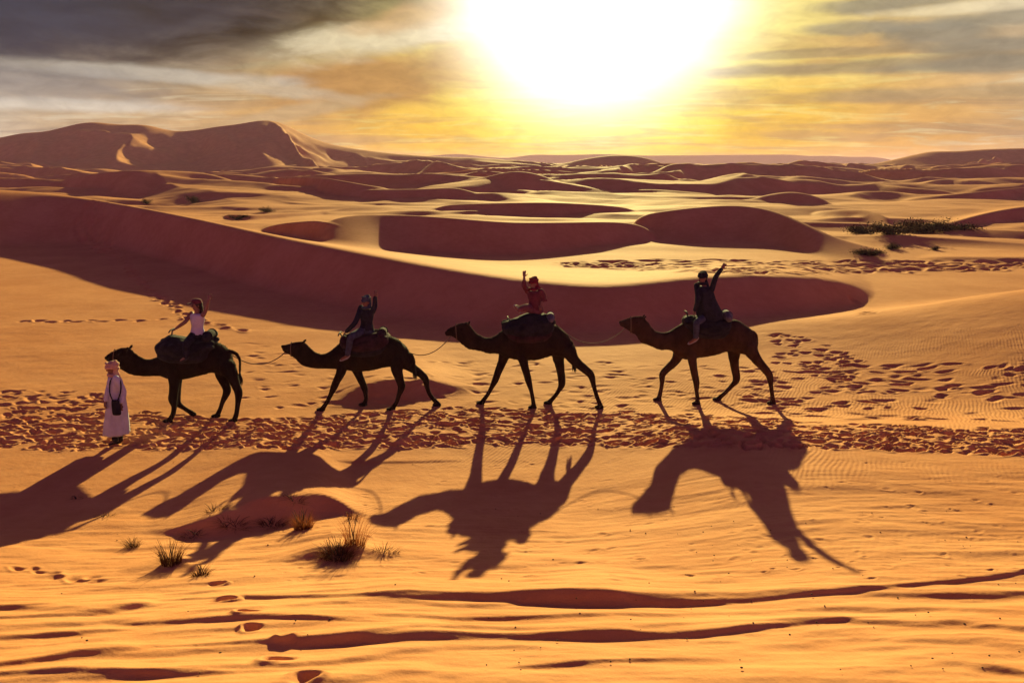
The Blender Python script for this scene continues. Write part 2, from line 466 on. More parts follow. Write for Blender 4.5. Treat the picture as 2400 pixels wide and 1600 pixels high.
R([(330, 1522, 1525), (408, 1517, 1522), (561, 1505, 1514), (640, 1500, 1515), (750, 1497, 1514), (816, 1494, 1511), (995, 1487, 1503), (1100, 1490, 1502), (1200, 1493, 1506), (1300, 1487, 1510), (1404, 1482, 1505), (1500, 1486, 1503), (1578, 1488, 1501),
   (1700, 1477, 1491), (1812, 1466, 1478), (1965, 1459, 1464), (2080, 1452, 1454)], fade=(100, 120), **FK)
R([(-150, 1586, 1594), (0, 1563, 1577), (204, 1530, 1543), (357, 1518, 1527)], fade=(100, 60), **FK)
R([(-150, 1604, 1610), (0, 1590, 1603), (153, 1579, 1591), (357, 1581, 1591), (510, 1578, 1589), (663, 1568, 1577), (800, 1572, 1574)], fade=(100, 80), **FK)
R([(330, 1556, 1558), (480, 1549, 1553), (620, 1546, 1549)], fade=(100, 80), **FK)
R([(1180, 1572, 1576), (1300, 1560, 1570), (1420, 1552, 1562), (1600, 1545, 1552)], fade=(150, 200), **FK)
R([(420, 1052, 1054), (540, 1067, 1070), (663, 1076, 1079), (800, 1083, 1086), (918, 1084, 1087), (1102, 1078, 1080)], fade=(60, 60), **FK)


def height(x, y):
    x = np.asarray(x, float)
    y = np.asarray(y, float)
    z = base(x, y)
    # field of low transverse dunes out to the horizon
    amp = (0.08 * smoothstep(50, 75, y) + 0.47 * smoothstep(88, 130, y) + 0.45 * smoothstep(170, 260, y)) * (1 - 0.6 * smoothstep(600, 1300, y)) * (1 - smoothstep(1500, 3500, y))
    wx = fbm(x / 70.0, y / 70.0, 21, 3)
    for lam, sd, hh, rise in ((44.0, 31, 4.8, 0.19), (23.0, 47, 2.2, 0.22)):
        ph = y / lam + 2.2 * fbm(x / (lam * 1.6), y / (lam * 2.6), sd, 3) + x / (lam * 7)
        f = ph - np.floor(ph)
        saw = np.where(f < rise, f / rise, (1 - f) / (1 - rise))
        saw = 0.75 * saw + 0.25 * saw * saw * (3 - 2 * saw)
        z = z + amp * hh * saw * smoothstep(0.32, 0.56, fbm(x / (lam * 1.6), y / (lam * 1.3), sd + 5, 3))
    zone = smoothstep(47, 56, y) * (1 - smoothstep(100, 140, y))
    ph = y / 13.0 + 1.8 * fbm(x / 24.0, y / 30.0, 131, 3) + x / 60.0
    f = ph - np.floor(ph)
    saw = np.where(f < 0.25, f / 0.25, (1 - f) / 0.75)
    z = z + zone * 0.5 * saw * smoothstep(0.44, 0.62, fbm(x / 28.0, y / 13.0, 139, 3))
    # longer swells far out
    z = z + smoothstep(180, 500, y) * (1 - smoothstep(1500, 3000, y)) * 3.0 * (fbm(x / 210.0, y / 120.0, 77, 4) - 0.52)
    for rd in RIDGES:
        reach = 6 + 0.5 * rd.ymax if rd.rel else 20 + 1.2 * rd.ymax
        lo_y, hi_y = rd.ymin * 0.3 - 2, rd.ymax + reach
        if z.ndim == 2:
            i0, i1 = np.searchsorted(y[:, 0], [lo_y, hi_y])
            if i1 <= i0:
                continue
            uu = x[max(i0, 0):i1] / np.maximum(y[i0:i1], 2.0)
            cols = np.nonzero(((uu > rd.lo) & (uu < rd.hi)).any(0))[0]
            if len(cols) == 0:
                continue
            sl = (slice(i0, i1), slice(cols[0], cols[-1] + 1))
            z[sl] = rd.apply(z[sl], x[sl], y[sl])
        else:
            u = x / np.maximum(y, 2.0)
            sel = (y > lo_y) & (y < hi_y) & (u > rd.lo) & (u < rd.hi)
            if sel.any():
                z[sel] = rd.apply(z[sel], x[sel], y[sel])
    # wind-drawn relief of the near slope
    near = 1 - smoothstep(8.5, 13.5, y)
    w = fbm(x / 2.1, y / 0.5 + 0.35 * np.sin(x * 0.9), 151, 4)
    z = z + near * smoothstep(3.0, 4.5, y) * (0.078 * (w - 0.5) + 0.020 * (1 - np.abs(2 * fbm(x / 1.3, y / 0.23, 157, 3) - 1)))
    ph = y / 0.47 + 1.9 * fbm(x / 2.6, y / 2.2, 171, 3) - x / 9.0
    f = ph - np.floor(ph)
    saw = np.where(f < 0.24, f / 0.24, (1 - f) / 0.76)
    z = z + (1 - smoothstep(6.4, 8.0, y)) * smoothstep(3.4, 4.4, y) * 0.028 * saw * saw * (3 - 2 * saw) * smoothstep(0.34, 0.62, fbm(x / 2.4, y / 0.9, 177, 3))
    z = z + 0.020 * (fbm(x / 0.8, y / 0.5, 163, 3) - 0.5) * smoothstep(9, 14, y) * (1 - smoothstep(24, 40, y))
    # gullies and softer relief on the skyline dunes
    hi = smoothstep(3.0, 12.0, z) * smoothstep(426, 392, y) * smoothstep(150, 300, y) * (1 - smoothstep(900, 2000, y))
    n_ = fbm((x + 0.45 * y) / 46.0, (y - 0.25 * x) / 84.0, 97, 4)
    z = z + hi * (13.0 * (0.5 - np.abs(n_ - 0.5) * 2.2) - 5.0)
    return z


# grid rows (distance) and columns (direction)
def rows():
    ys = list(np.arange(-45, 2.5, 2.5)) + list(np.arange(2.5, 4.4, 0.1))
    y = 4.4
    while y < 5200:
        ys.append(y)
        if y < 8: s = 0.015
        elif y < 12: s = 0.024
        elif y < 18.5: s = 0.030
        elif y < 60: s = max(0.030, 0.0042 * y - 0.045)
        elif y < 600: s = 0.0068 * y - 0.2
        else: s = 0.02 * y - 8
        y += s
    return np.array(ys)


YS = rows()
US = np.concatenate([np.linspace(-2.0, -0.9, 26, endpoint=False), np.linspace(-0.9, 0.9, 880), np.linspace(0.9, 2.0, 27)[1:]])
WS = np.sqrt(np.maximum(YS, 0) ** 2 + 3.0 ** 2)
GX = US[None, :] * WS[:, None]
GY = np.repeat(YS[:, None], len(US), 1)
GZ = height(GX, GY)
G0 = GZ.copy()


def gzv(x, y):
    """sand height at world positions, read off the terrain grid"""
    x, y = np.asarray(x, float), np.asarray(y, float)
    i = np.clip(np.searchsorted(YS, y) - 1, 0, len(YS) - 2)
    fy = np.clip((y - YS[i]) / (YS[i + 1] - YS[i]), 0, 1)

    def row(r):
        u = x / WS[r]
        j = np.clip(np.searchsorted(US, u) - 1, 0, len(US) - 2)
        fx = np.clip((u - US[j]) / (US[j + 1] - US[j]), 0, 1)
        return G0[r, j] * (1 - fx) + G0[r, j + 1] * fx
    return row(i) * (1 - fy) + row(i + 1) * fy


def gz(x, y):
    return float(gzv(np.array([float(x)]), np.array([float(y)]))[0])


YRAY = np.geomspace(3.0, 260.0, 3000)


def ground_at(px, py):
    """first place where the view ray through a photo pixel meets the sand"""
    d = ray(px, py)
    u, m = d[0] / d[1], -d[2] / d[1]
    hit = np.nonzero(H - m * YRAY < gzv(u * YRAY, YRAY))[0]
    Yh = YRAY[hit[0]] if len(hit) else 260.0
    return np.array([u * Yh, Yh, gz(u * Yh, Yh)])


TR = np.zeros_like(GZ)                 # trodden relief


def stamp(x0, y0, r, depth, ang=None, elong=1.4, rim=0.28):
    ang = random.uniform(-0.6, 0.6) if ang is None else ang
    R3 = r * elong * 2.3
    i0, i1 = np.searchsorted(YS, [y0 - R3, y0 + R3])
    w = math.sqrt(max(y0, 0) ** 2 + 9)
    j0, j1 = np.searchsorted(US, [(x0 - R3) / w, (x0 + R3) / w])
    if i1 <= i0 or j1 <= j0:
        return
    dx, dy = GX[i0:i1, j0:j1] - x0, GY[i0:i1, j0:j1] - y0
    ca, sa = math.cos(ang), math.sin(ang)
    a, b = (dx * ca + dy * sa) / (r * elong), (-dx * sa + dy * ca) / r
    ph = np.arctan2(b, a)
    q = np.sqrt(a * a + b * b) * (1 + 0.16 * np.sin(2 * ph + random.uniform(0, 6.3)) + 0.12 * np.sin(3 * ph + random.uniform(0, 6.3)))
    side = 0.6 + 0.6 * np.cos(ph - random.uniform(0, 6.3))
    TR[i0:i1, j0:j1] += depth * (-np.exp(-(q / 0.85) ** 2.6) + rim * side * np.exp(-((q - 1.3) / 0.42) ** 2))


def band(edge, n, r=(0.07, 0.13), depth=(0.02, 0.06), elong=(1.0, 1.9), power=1.0):
    ex = [e[0] for e in edge]
    for _ in range(n):
        px = random.uniform(ex[0], ex[-1])
        t = np.interp(px, ex, [e[1] for e in edge])
        b = np.interp(px, ex, [e[2] for e in edge])
        v = 0.5 + 0.5 * math.copysign(abs(random.uniform(-1, 1)) ** power, random.uniform(-1, 1))
        q = ground_at(px, t + (b - t) * v)
        stamp(q[0], q[1], random.uniform(*r), random.uniform(*depth), None, random.uniform(*elong))


# the caravan's trodden track
band([(-300, 945, 1055), (0, 952, 1052), (300, 962, 1056), (550, 985, 1050), (800, 972, 1052), (1100, 952, 1046), (1200, 958, 1042), (1500, 966, 1046), (1700, 975, 1050), (2000, 992, 1052), (2400, 1006, 1068), (2700, 1020, 1085)],
     2600, r=(0.025, 0.085), depth=(0.02, 0.085), elong=(1.0, 3.0))
band([(1750, 860, 975), (2000, 860, 985), (2150, 850, 985), (2400, 850, 990), (2650, 850, 1000)], 190, r=(0.08, 0.13), depth=(0.02, 0.055), elong=(1.4, 2.6))
band([(1810, 780, 850), (1860, 785, 860), (1920, 800, 885), (2020, 845, 890)], 80, r=(0.08, 0.12), depth=(0.03, 0.055))
band([(560, 800, 960), (900, 845, 950), (1400, 850, 960), (1800, 850, 970)], 230, r=(0.08, 0.13), depth=(0.008, 0.025), elong=(1.2, 2.4))
band([(0, 915, 950), (250, 920, 955)], 45, r=(0.07, 0.12), depth=(0.02, 0.05))
# far track
band([(1330, 616, 626), (1600, 606, 640), (1900, 612, 642), (2150, 612, 638), (2400, 612, 632)], 420, r=(0.22, 0.40), depth=(0.05, 0.12))
band([(1980, 690, 706), (2040, 725, 738)], 8, r=(0.12, 0.2), depth=(0.04, 0.07))


def chain(pts, n, r, depth, side=0.10):
    P = [ground_at(*p) for p in pts]
    s = np.linspace(0, len(P) - 1, n)
    for i, v in enumerate(s):
        a = min(int(v), len(P) - 2)
        q = P[a] + (P[a + 1] - P[a]) * (v - a)
        dr = P[a + 1] - P[a]
        dr = dr / (np.linalg.norm(dr[:2]) + 1e-6)
        sg = 1 if i % 2 else -1
        stamp(q[0] - dr[1] * side * sg + random.uniform(-.03, .03), q[1] + dr[0] * side * sg + random.uniform(-.04, .04), r * random.uniform(0.85, 1.15),
              depth * random.uniform(0.7, 1.2), math.atan2(dr[1], dr[0]) + random.uniform(-.3, .3), 1.5)


chain([(286, 606), (305, 630), (330, 660), (360, 690), (400, 715)], 26, 0.17, 0.15)
chain([(400, 715), (450, 748), (560, 775)], 10, 0.14, 0.10)
chain([(60, 752), (160, 754), (260, 752), (430, 748)], 11, 0.13, 0.07)
chain([(215, 478), (190, 520), (205, 560), (285, 605)], 26, 0.30, 0.24, 0.25)
chain([(240, 478), (225, 530), (260, 590)], 20, 0.30, 0.14, 0.25)
chain([(50, 1330), (110, 1342), (170, 1362), (240, 1355)], 9, 0.065, 0.03, 0.06)
for px, py, r in ((510, 1370, .050), (522, 1407, .064), (577, 1432, .056), (590, 1472, .058), (676, 1486, .066), (652, 1544, .070), (714, 1583, .072)):
    q = ground_at(px, py)
    stamp(q[0], q[1], r, 0.065, 0.1, 1.5, 0.42)
for _ in range(260):                        # old, half filled prints and scuffs on the open sand
    q = ground_at(random.uniform(600, 2400), random.uniform(1080, 1360))
    stamp(q[0], q[1], random.uniform(0.02, 0.05), random.uniform(0.003, 0.010), None, 1.6, 0.8)
TR = np.clip(TR, -0.16, 0.075 + 0.02 * smoothstep(20, 40, GY))
# crumbly edges on the trodden sand
TR += np.clip(np.abs(TR) * 6, 0, 1) * 0.022 * (fbm(GX / 0.07, GY / 0.07, 5, 2) - 0.5)
GZ = GZ + TR


def grid_mesh(name, X, Y, Z):
    nr, nc = X.shape
    co = np.stack([X, Y, Z], -1).reshape(-1, 3).astype(np.float32)
    i = np.arange(nr * nc, dtype=np.int32).reshape(nr, nc)
    q = np.stack([i[:-1, :-1], i[:-1, 1:], i[1:, 1:], i[1:, :-1]], -1).reshape(-1, 4)
    me = bpy.data.meshes.new(name)
    me.vertices.add(len(co))
    me.vertices.foreach_set('co', co.ravel())
    me.loops.add(q.size)
    me.loops.foreach_set('vertex_index', q.ravel())
    me.polygons.add(len(q))
    me.polygons.foreach_set('loop_start', np.arange(0, q.size, 4, dtype=np.int32))
    me.polygons.foreach_set('use_smooth', np.ones(len(q), bool))
    me.update()
    return me


me = grid_mesh('desert_ground', GX, GY, GZ)
# where the wind has left ripples (only bare sand close by)
rip = (1 - smoothstep(17.5, 24, GY)) * (0.15 + 0.85 * smoothstep(9, 12, GY)) * (1 - np.clip(np.abs(TR) * 30, 0, 1)) * (0.10 + 0.90 * smoothstep(0.42, 0.60, fbm(GX / 2.6, GY / 2.0, 64, 3)))
at_r = me.attributes.new('ripple', 'FLOAT', 'POINT')
at_r.data.foreach_set('value', rip.astype(np.float32).ravel())


def mat_sand():
    m = bpy.data.materials.new('wind_blown_sand')
    m.use_nodes = True
    N = NT(m.node_tree)
    out = N.n('ShaderNodeOutputMaterial')
    b = N.n('ShaderNodeBsdfPrincipled')
    N.t.links.new(b.outputs[0], out.inputs[0])
    geo = N.n('ShaderNodeNewGeometry')
    P = geo.outputs['Position']
    big = N.noise(P, 0.35, 4, 0.55)
    mid = N.noise(P, 3.0, 4, 0.6)
    grain = N.noise(P, 60.0, 2, 0.6)
    f = N.m('ADD', N.m('MULTIPLY', big, 0.5), N.m('ADD', N.m('MULTIPLY', mid, 0.3), N.m('MULTIPLY', grain, 0.2)))
    f = N.smooth(f, 0.36, 0.64)
    colr = N.mix(f, (0.55, 0.218, 0.090), (0.65, 0.286, 0.126))
    N.put(b.inputs['Base Color'], colr)
    b.inputs['Roughness'].default_value = 0.85
    b.inputs['Specular IOR Level'].default_value = 0.025
    at_n = N.n('ShaderNodeAttribute', attribute_name='ripple')
    mp = N.n('ShaderNodeMapping')
    mp.inputs['Rotation'].default_value = (0, 0, math.radians(28))
    N.put(mp.inputs[0], P)
    wv = N.n('ShaderNodeTexWave', wave_type='BANDS', bands_direction='X', wave_profile='SIN')
    N.put(wv.inputs['Vector'], mp.outputs[0])
    wv.inputs['Scale'].default_value = 3.9
    wv.inputs['Distortion'].default_value = 9.0
    wv.inputs['Detail'].default_value = 1.0
    wv.inputs['Detail Scale'].default_value = 0.32
    hgt = N.m('MULTIPLY', wv.outputs['Fac'], N.m('MULTIPLY', at_n.outputs['Fac'], 0.0062))
    hgt = N.m('ADD', hgt, N.m('MULTIPLY', N.noise(P, 9.0, 5, 0.62), 0.012))
    hgt = N.m('ADD', hgt, N.m('MULTIPLY', grain, 0.0012))
    bp = N.n('ShaderNodeBump')
    bp.inputs['Strength'].default_value = 0.8
    bp.inputs['Distance'].default_value = 1.0
    N.put(bp.inputs['Height'], hgt)
    N.t.links.new(bp.outputs[0], b.inputs['Normal'])
    return m


SAND = mat_sand()
ground = link('desert_ground', me, SAND)
props(ground, 'rippled orange desert sand rising into dunes', 'ground', kind='structure')

# ------------------------------------------------------------------ materials for things
def mat(name, col, rough=0.8, var=0.25, scale=12.0, bump=0.0, bscale=40.0, sheen=0.0, trans=0.0, metal=0.0, spec=0.2, stretch=None):
    m = bpy.data.materials.new(name)
    m.use_nodes = True
    N = NT(m.node_tree)
    out = N.n('ShaderNodeOutputMaterial')
    b = N.n('ShaderNodeBsdfPrincipled')
    tc = N.n('ShaderNodeTexCoord')
    P = tc.outputs['Object']
    if stretch:
        mp = N.n('ShaderNodeMapping')
        mp.inputs['Scale'].default_value = stretch
        N.put(mp.inputs[0], P)
        P = mp.outputs[0]
    f = N.noise(P, scale, 5, 0.6)
    f = N.smooth(f, 0.3, 0.7)
    lo = tuple(c * (1 - var) for c in col)
    hi = tuple(min(1, c * (1 + var)) for c in col)
    c = N.mix(f, lo, hi)
    N.put(b.inputs['Base Color'], c)
    b.inputs['Roughness'].default_value = rough
    b.inputs['Metallic'].default_value = metal
    b.inputs['Specular IOR Level'].default_value = spec
    b.inputs['Sheen Weight'].default_value = sheen
    b.inputs['Sheen Roughness'].default_value = 0.4
    if bump:
        bp = N.n('ShaderNodeBump')
        bp.inputs['Strength'].default_value = 0.7
        bp.inputs['Distance'].default_value = bump
        N.put(bp.inputs['Height'], N.noise(P, bscale, 4, 0.6))
        N.t.links.new(bp.outputs[0], b.inputs['Normal'])
    sh = b.outputs[0]
    if trans:
        tr = N.n('ShaderNodeBsdfTranslucent')
        N.put(tr.inputs['Color'], c)
        mx = N.n('ShaderNodeMixShader')
        mx.inputs[0].default_value = trans
        N.t.links.new(sh, mx.inputs[1])
        N.t.links.new(tr.outputs[0], mx.inputs[2])
        sh = mx.outputs[0]
    N.t.links.new(sh, out.inputs[0])
    return m


# ------------------------------------------------------------------ mesh building
class MB:
    def __init__(self):
        self.v, self.f = [], []

    def rings(self, rg):
        """rg: list of closed rings with the same number of points; capped at both ends"""
        n = len(rg[0])
        o = len(self.v)
        for r in rg:
            self.v.extend([tuple(map(float, p)) for p in r])
        for i in range(len(rg) - 1):
            for j in range(n):
                a, b = o + i * n + j, o + i * n + (j + 1) % n
                self.f.append((a, b, b + n, a + n))
        for i, rev in ((0, True), (len(rg) - 1, False)):
            c = np.mean(np.array(rg[i]), 0)
            k = len(self.v)
            self.v.append(tuple(map(float, c)))
            for j in range(n):
                a, b = o + i * n + j, o + i * n + (j + 1) % n
                self.f.append((b, a, k) if rev else (a, b, k))
        return self

    def loft(self, secs, n=20, res=4, fold=None):
        """secs: (centre, A, B) ellipses, smoothed along their length"""
        S = np.array([np.concatenate([c, a, b]) for c, a, b in secs], float)
        S = catmull(S, res)
        th = np.linspace(0, 2 * math.pi, n, endpoint=False)
        rg = []
        for i, q in enumerate(S):
            k = np.ones(n) if fold is None else fold(i / (len(S) - 1), th)
            rg.append(q[:3] + k[:, None] * (np.cos(th)[:, None] * q[3:6] + np.sin(th)[:, None] * q[6:9]))
        return self.rings(rg)

    def tube(self, pts, rad, n=10, res=3, smooth=True):
        P = np.array(pts, float)
        Rr = np.full(len(P), float(rad)) if np.isscalar(rad) else np.array(rad, float)
        S = np.concatenate([P, Rr[:, None]], 1)
        if smooth and len(P) > 2:
            S = catmull(S, res)
        P, Rr = S[:, :3], np.maximum(S[:, 3], 1e-4)
        T = np.gradient(P, axis=0)
        T /= np.linalg.norm(T, axis=1)[:, None] + 1e-9
        # rounded ends
        def cap(p, t, r, sgn):
            return [(p + sgn * t * r * math.sin(a), r * math.cos(a), t) for a in ((1.2, 0.75, 0.35) if sgn < 0 else (0.35, 0.75, 1.2))]
        st = cap(P[0], T[0], Rr[0], -1) + [(P[i], Rr[i], T[i]) for i in range(len(P))] + cap(P[-1], T[-1], Rr[-1], 1)
        up = np.array([0.13, 0.31, 0.94])
        rg, prev = [], None
        th = np.linspace(0, 2 * math.pi, n, endpoint=False)
        for p, r, t in st:
            a = up - t * np.dot(up, t) if prev is None else prev - t * np.dot(prev, t)
            if np.linalg.norm(a) < 1e-3:
                a = np.array([1.0, 0, 0]) - t * t[0]
            a /= np.linalg.norm(a)
            prev = a
            b = np.cross(t, a)
            rg.append(p + r * (np.cos(th)[:, None] * a + np.sin(th)[:, None] * b))
        return self.rings(rg)

    def ball(self, c, rx, ry=None, rz=None, axes=None, n=14):
        ry, rz = ry or rx, rz or rx
        A = np.eye(3) if axes is None else np.array(axes, float)
        c = np.array(c, float)
        th = np.linspace(0, 2 * math.pi, n, endpoint=False)
        rg = []
        for ph in np.linspace(-1.45, 1.45, n // 2 + 2):
            rg.append(c + A[2] * rz * math.sin(ph) + math.cos(ph) * (np.cos(th)[:, None] * A[0] * rx + np.sin(th)[:, None] * A[1] * ry))
        return self.rings(rg)

    def mesh(self, name, smooth=True):
        me = bpy.data.meshes.new(name)
        me.from_pydata(self.v, [], self.f)
        if smooth:
            me.polygons.foreach_set('use_smooth', np.ones(len(me.polygons), bool))
        me.update()
        return me

    def union(self, name, voxel, smooth=4, deci=None):
        """one continuous skin around everything collected here"""
        me = self.mesh(name)
        ob = bpy.data.objects.new(name, me)
        COL.objects.link(ob)
        md = ob.modifiers.new('skin', 'REMESH')
        md.mode = 'VOXEL'
        md.voxel_size = voxel
        md.use_smooth_shade = True
        if smooth:
            sm = ob.modifiers.new('smooth', 'SMOOTH')
            sm.factor = 0.5
            sm.iterations = smooth
        if deci:
            dc = ob.modifiers.new('thin', 'DECIMATE')
            dc.ratio = deci
        dg = bpy.context.evaluated_depsgraph_get()
        out = bpy.data.meshes.new_from_object(ob.evaluated_get(dg), depsgraph=dg)
        bpy.data.objects.remove(ob)
        bpy.data.meshes.remove(me)
        out.name = name
        out.polygons.foreach_set('use_smooth', np.ones(len(out.polygons), bool))
        return out


def catmull(S, res):
    P = np.vstack([2 * S[0] - S[1], S, 2 * S[-1] - S[-2]])
    out = []
    for i in range(1, len(P) - 2):
        for t in np.linspace(0, 1, res, endpoint=False):
            a, b, c, d = P[i - 1], P[i], P[i + 1], P[i + 2]
            out.append(0.5 * (2 * b + (c - a) * t + (2 * a - 5 * b + 4 * c - d) * t * t + (3 * b - a - 3 * c + d) * t ** 3))
    out.append(S[-1])
    return np.array(out)


def unit(v):
    v = np.array(v, float)
    return v / (np.linalg.norm(v) + 1e-9)


UP = np.array([0, 0, 1.0])

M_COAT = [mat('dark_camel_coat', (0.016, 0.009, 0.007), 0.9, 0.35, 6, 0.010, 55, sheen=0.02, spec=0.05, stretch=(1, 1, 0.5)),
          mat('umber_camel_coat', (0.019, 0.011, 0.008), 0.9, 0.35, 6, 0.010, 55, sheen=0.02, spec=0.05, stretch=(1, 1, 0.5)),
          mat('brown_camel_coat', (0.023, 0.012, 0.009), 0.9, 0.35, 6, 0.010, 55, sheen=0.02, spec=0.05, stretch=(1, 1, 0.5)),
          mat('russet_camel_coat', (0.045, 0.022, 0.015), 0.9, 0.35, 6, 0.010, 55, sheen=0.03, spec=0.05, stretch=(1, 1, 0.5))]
M_FUR = mat('camel_wool', (0.055, 0.027, 0.015), 0.9, 0.3, 20, trans=0.5, spec=0.05)
M_EYE = mat('dark_eye', (0.008, 0.005, 0.004), 0.15, 0.1, spec=0.5)
M_TUFT = mat('tail_hair', (0.015, 0.010, 0.008), 0.8, 0.3, 30)
M_PAD = mat('charcoal_saddle_cloth', (0.016, 0.012, 0.015), 0.95, 0.5, 9, 0.02, 22, sheen=0.03)
M_PADRED = mat('maroon_saddle_cloth', (0.035, 0.013, 0.016), 0.95, 0.5, 9, 0.02, 22, sheen=0.03)
M_ROLL = mat('grey_blanket_roll', (0.10, 0.085, 0.095), 0.95, 0.3, 14, 0.01, 30, sheen=0.2)
M_ROLLWHITE = mat('cream_blanket_roll', (0.45, 0.36, 0.28), 0.95, 0.2, 14, 0.01, 30, sheen=0.2)
M_METAL = mat('worn_iron', (0.06, 0.05, 0.045), 0.8, 0.3, 20)
M_ROPE = mat('hemp_rope', (0.16, 0.10, 0.06), 0.95, 0.3, 60, 0.003, 120)
M_SKIN = mat('tanned_skin', (0.20, 0.085, 0.05), 0.6, 0.1, 20, spec=0.3)
M_SKIN2 = mat('paler_skin', (0.22, 0.10, 0.065), 0.6, 0.1, 20, spec=0.3)  # slightly paler skin tone of some riders
M_BLACK = mat('black_cotton', (0.018, 0.015, 0.022), 0.95, 0.4, 10, 0.01, 20)
M_GREY = mat('slate_denim', (0.050, 0.052, 0.075), 0.95, 0.3, 12, 0.006, 30)
M_WHITE = mat('white_cotton', (0.66, 0.60, 0.62), 0.95, 0.08, 10, 0.008, 18, trans=0.25)
M_LAV = mat('pale_blue_robe_cloth', (0.60, 0.58, 0.68), 0.95, 0.10, 6, 0.02, 9, trans=0.15)
M_RED = mat('crimson_scarf_cloth', (0.22, 0.024, 0.034), 0.95, 0.25, 10, 0.01, 18, trans=0.3)
M_PINK = mat('dusty_pink_cloth', (0.20, 0.065, 0.075), 0.95, 0.2, 10, 0.01, 18, trans=0.2)
M_MAROON = mat('maroon_tunic_cloth', (0.13, 0.028, 0.035), 0.95, 0.25, 10, 0.01, 18)
M_ORANGE = mat('apricot_turban_cloth', (0.62, 0.36, 0.25), 0.95, 0.15, 10, 0.01, 25, trans=0.2)
M_SHOE = mat('pale_shoe', (0.26, 0.23, 0.25), 0.7, 0.15, 20)
M_DARKSHOE = mat('dark_boot', (0.025, 0.02, 0.022), 0.7, 0.3, 20)
M_HAIR = mat('dark_hair', (0.020, 0.011, 0.008), 0.6, 0.3, 40)


# ------------------------------------------------------------------ camels
class View:
    """turns positions measured in an enlarged cut-out of the photograph into world points"""

    def __init__(self, ox, oy, s, Y=None):
        self.ox, self.oy, self.s, self.Y = ox, oy, s, Y

    def src(self, x, y):
        return self.ox + x / self.s, self.oy + y / self.s

    def p(self, x, y, dy=0.0):
        return at(*self.src(x, y), self.Y + dy)


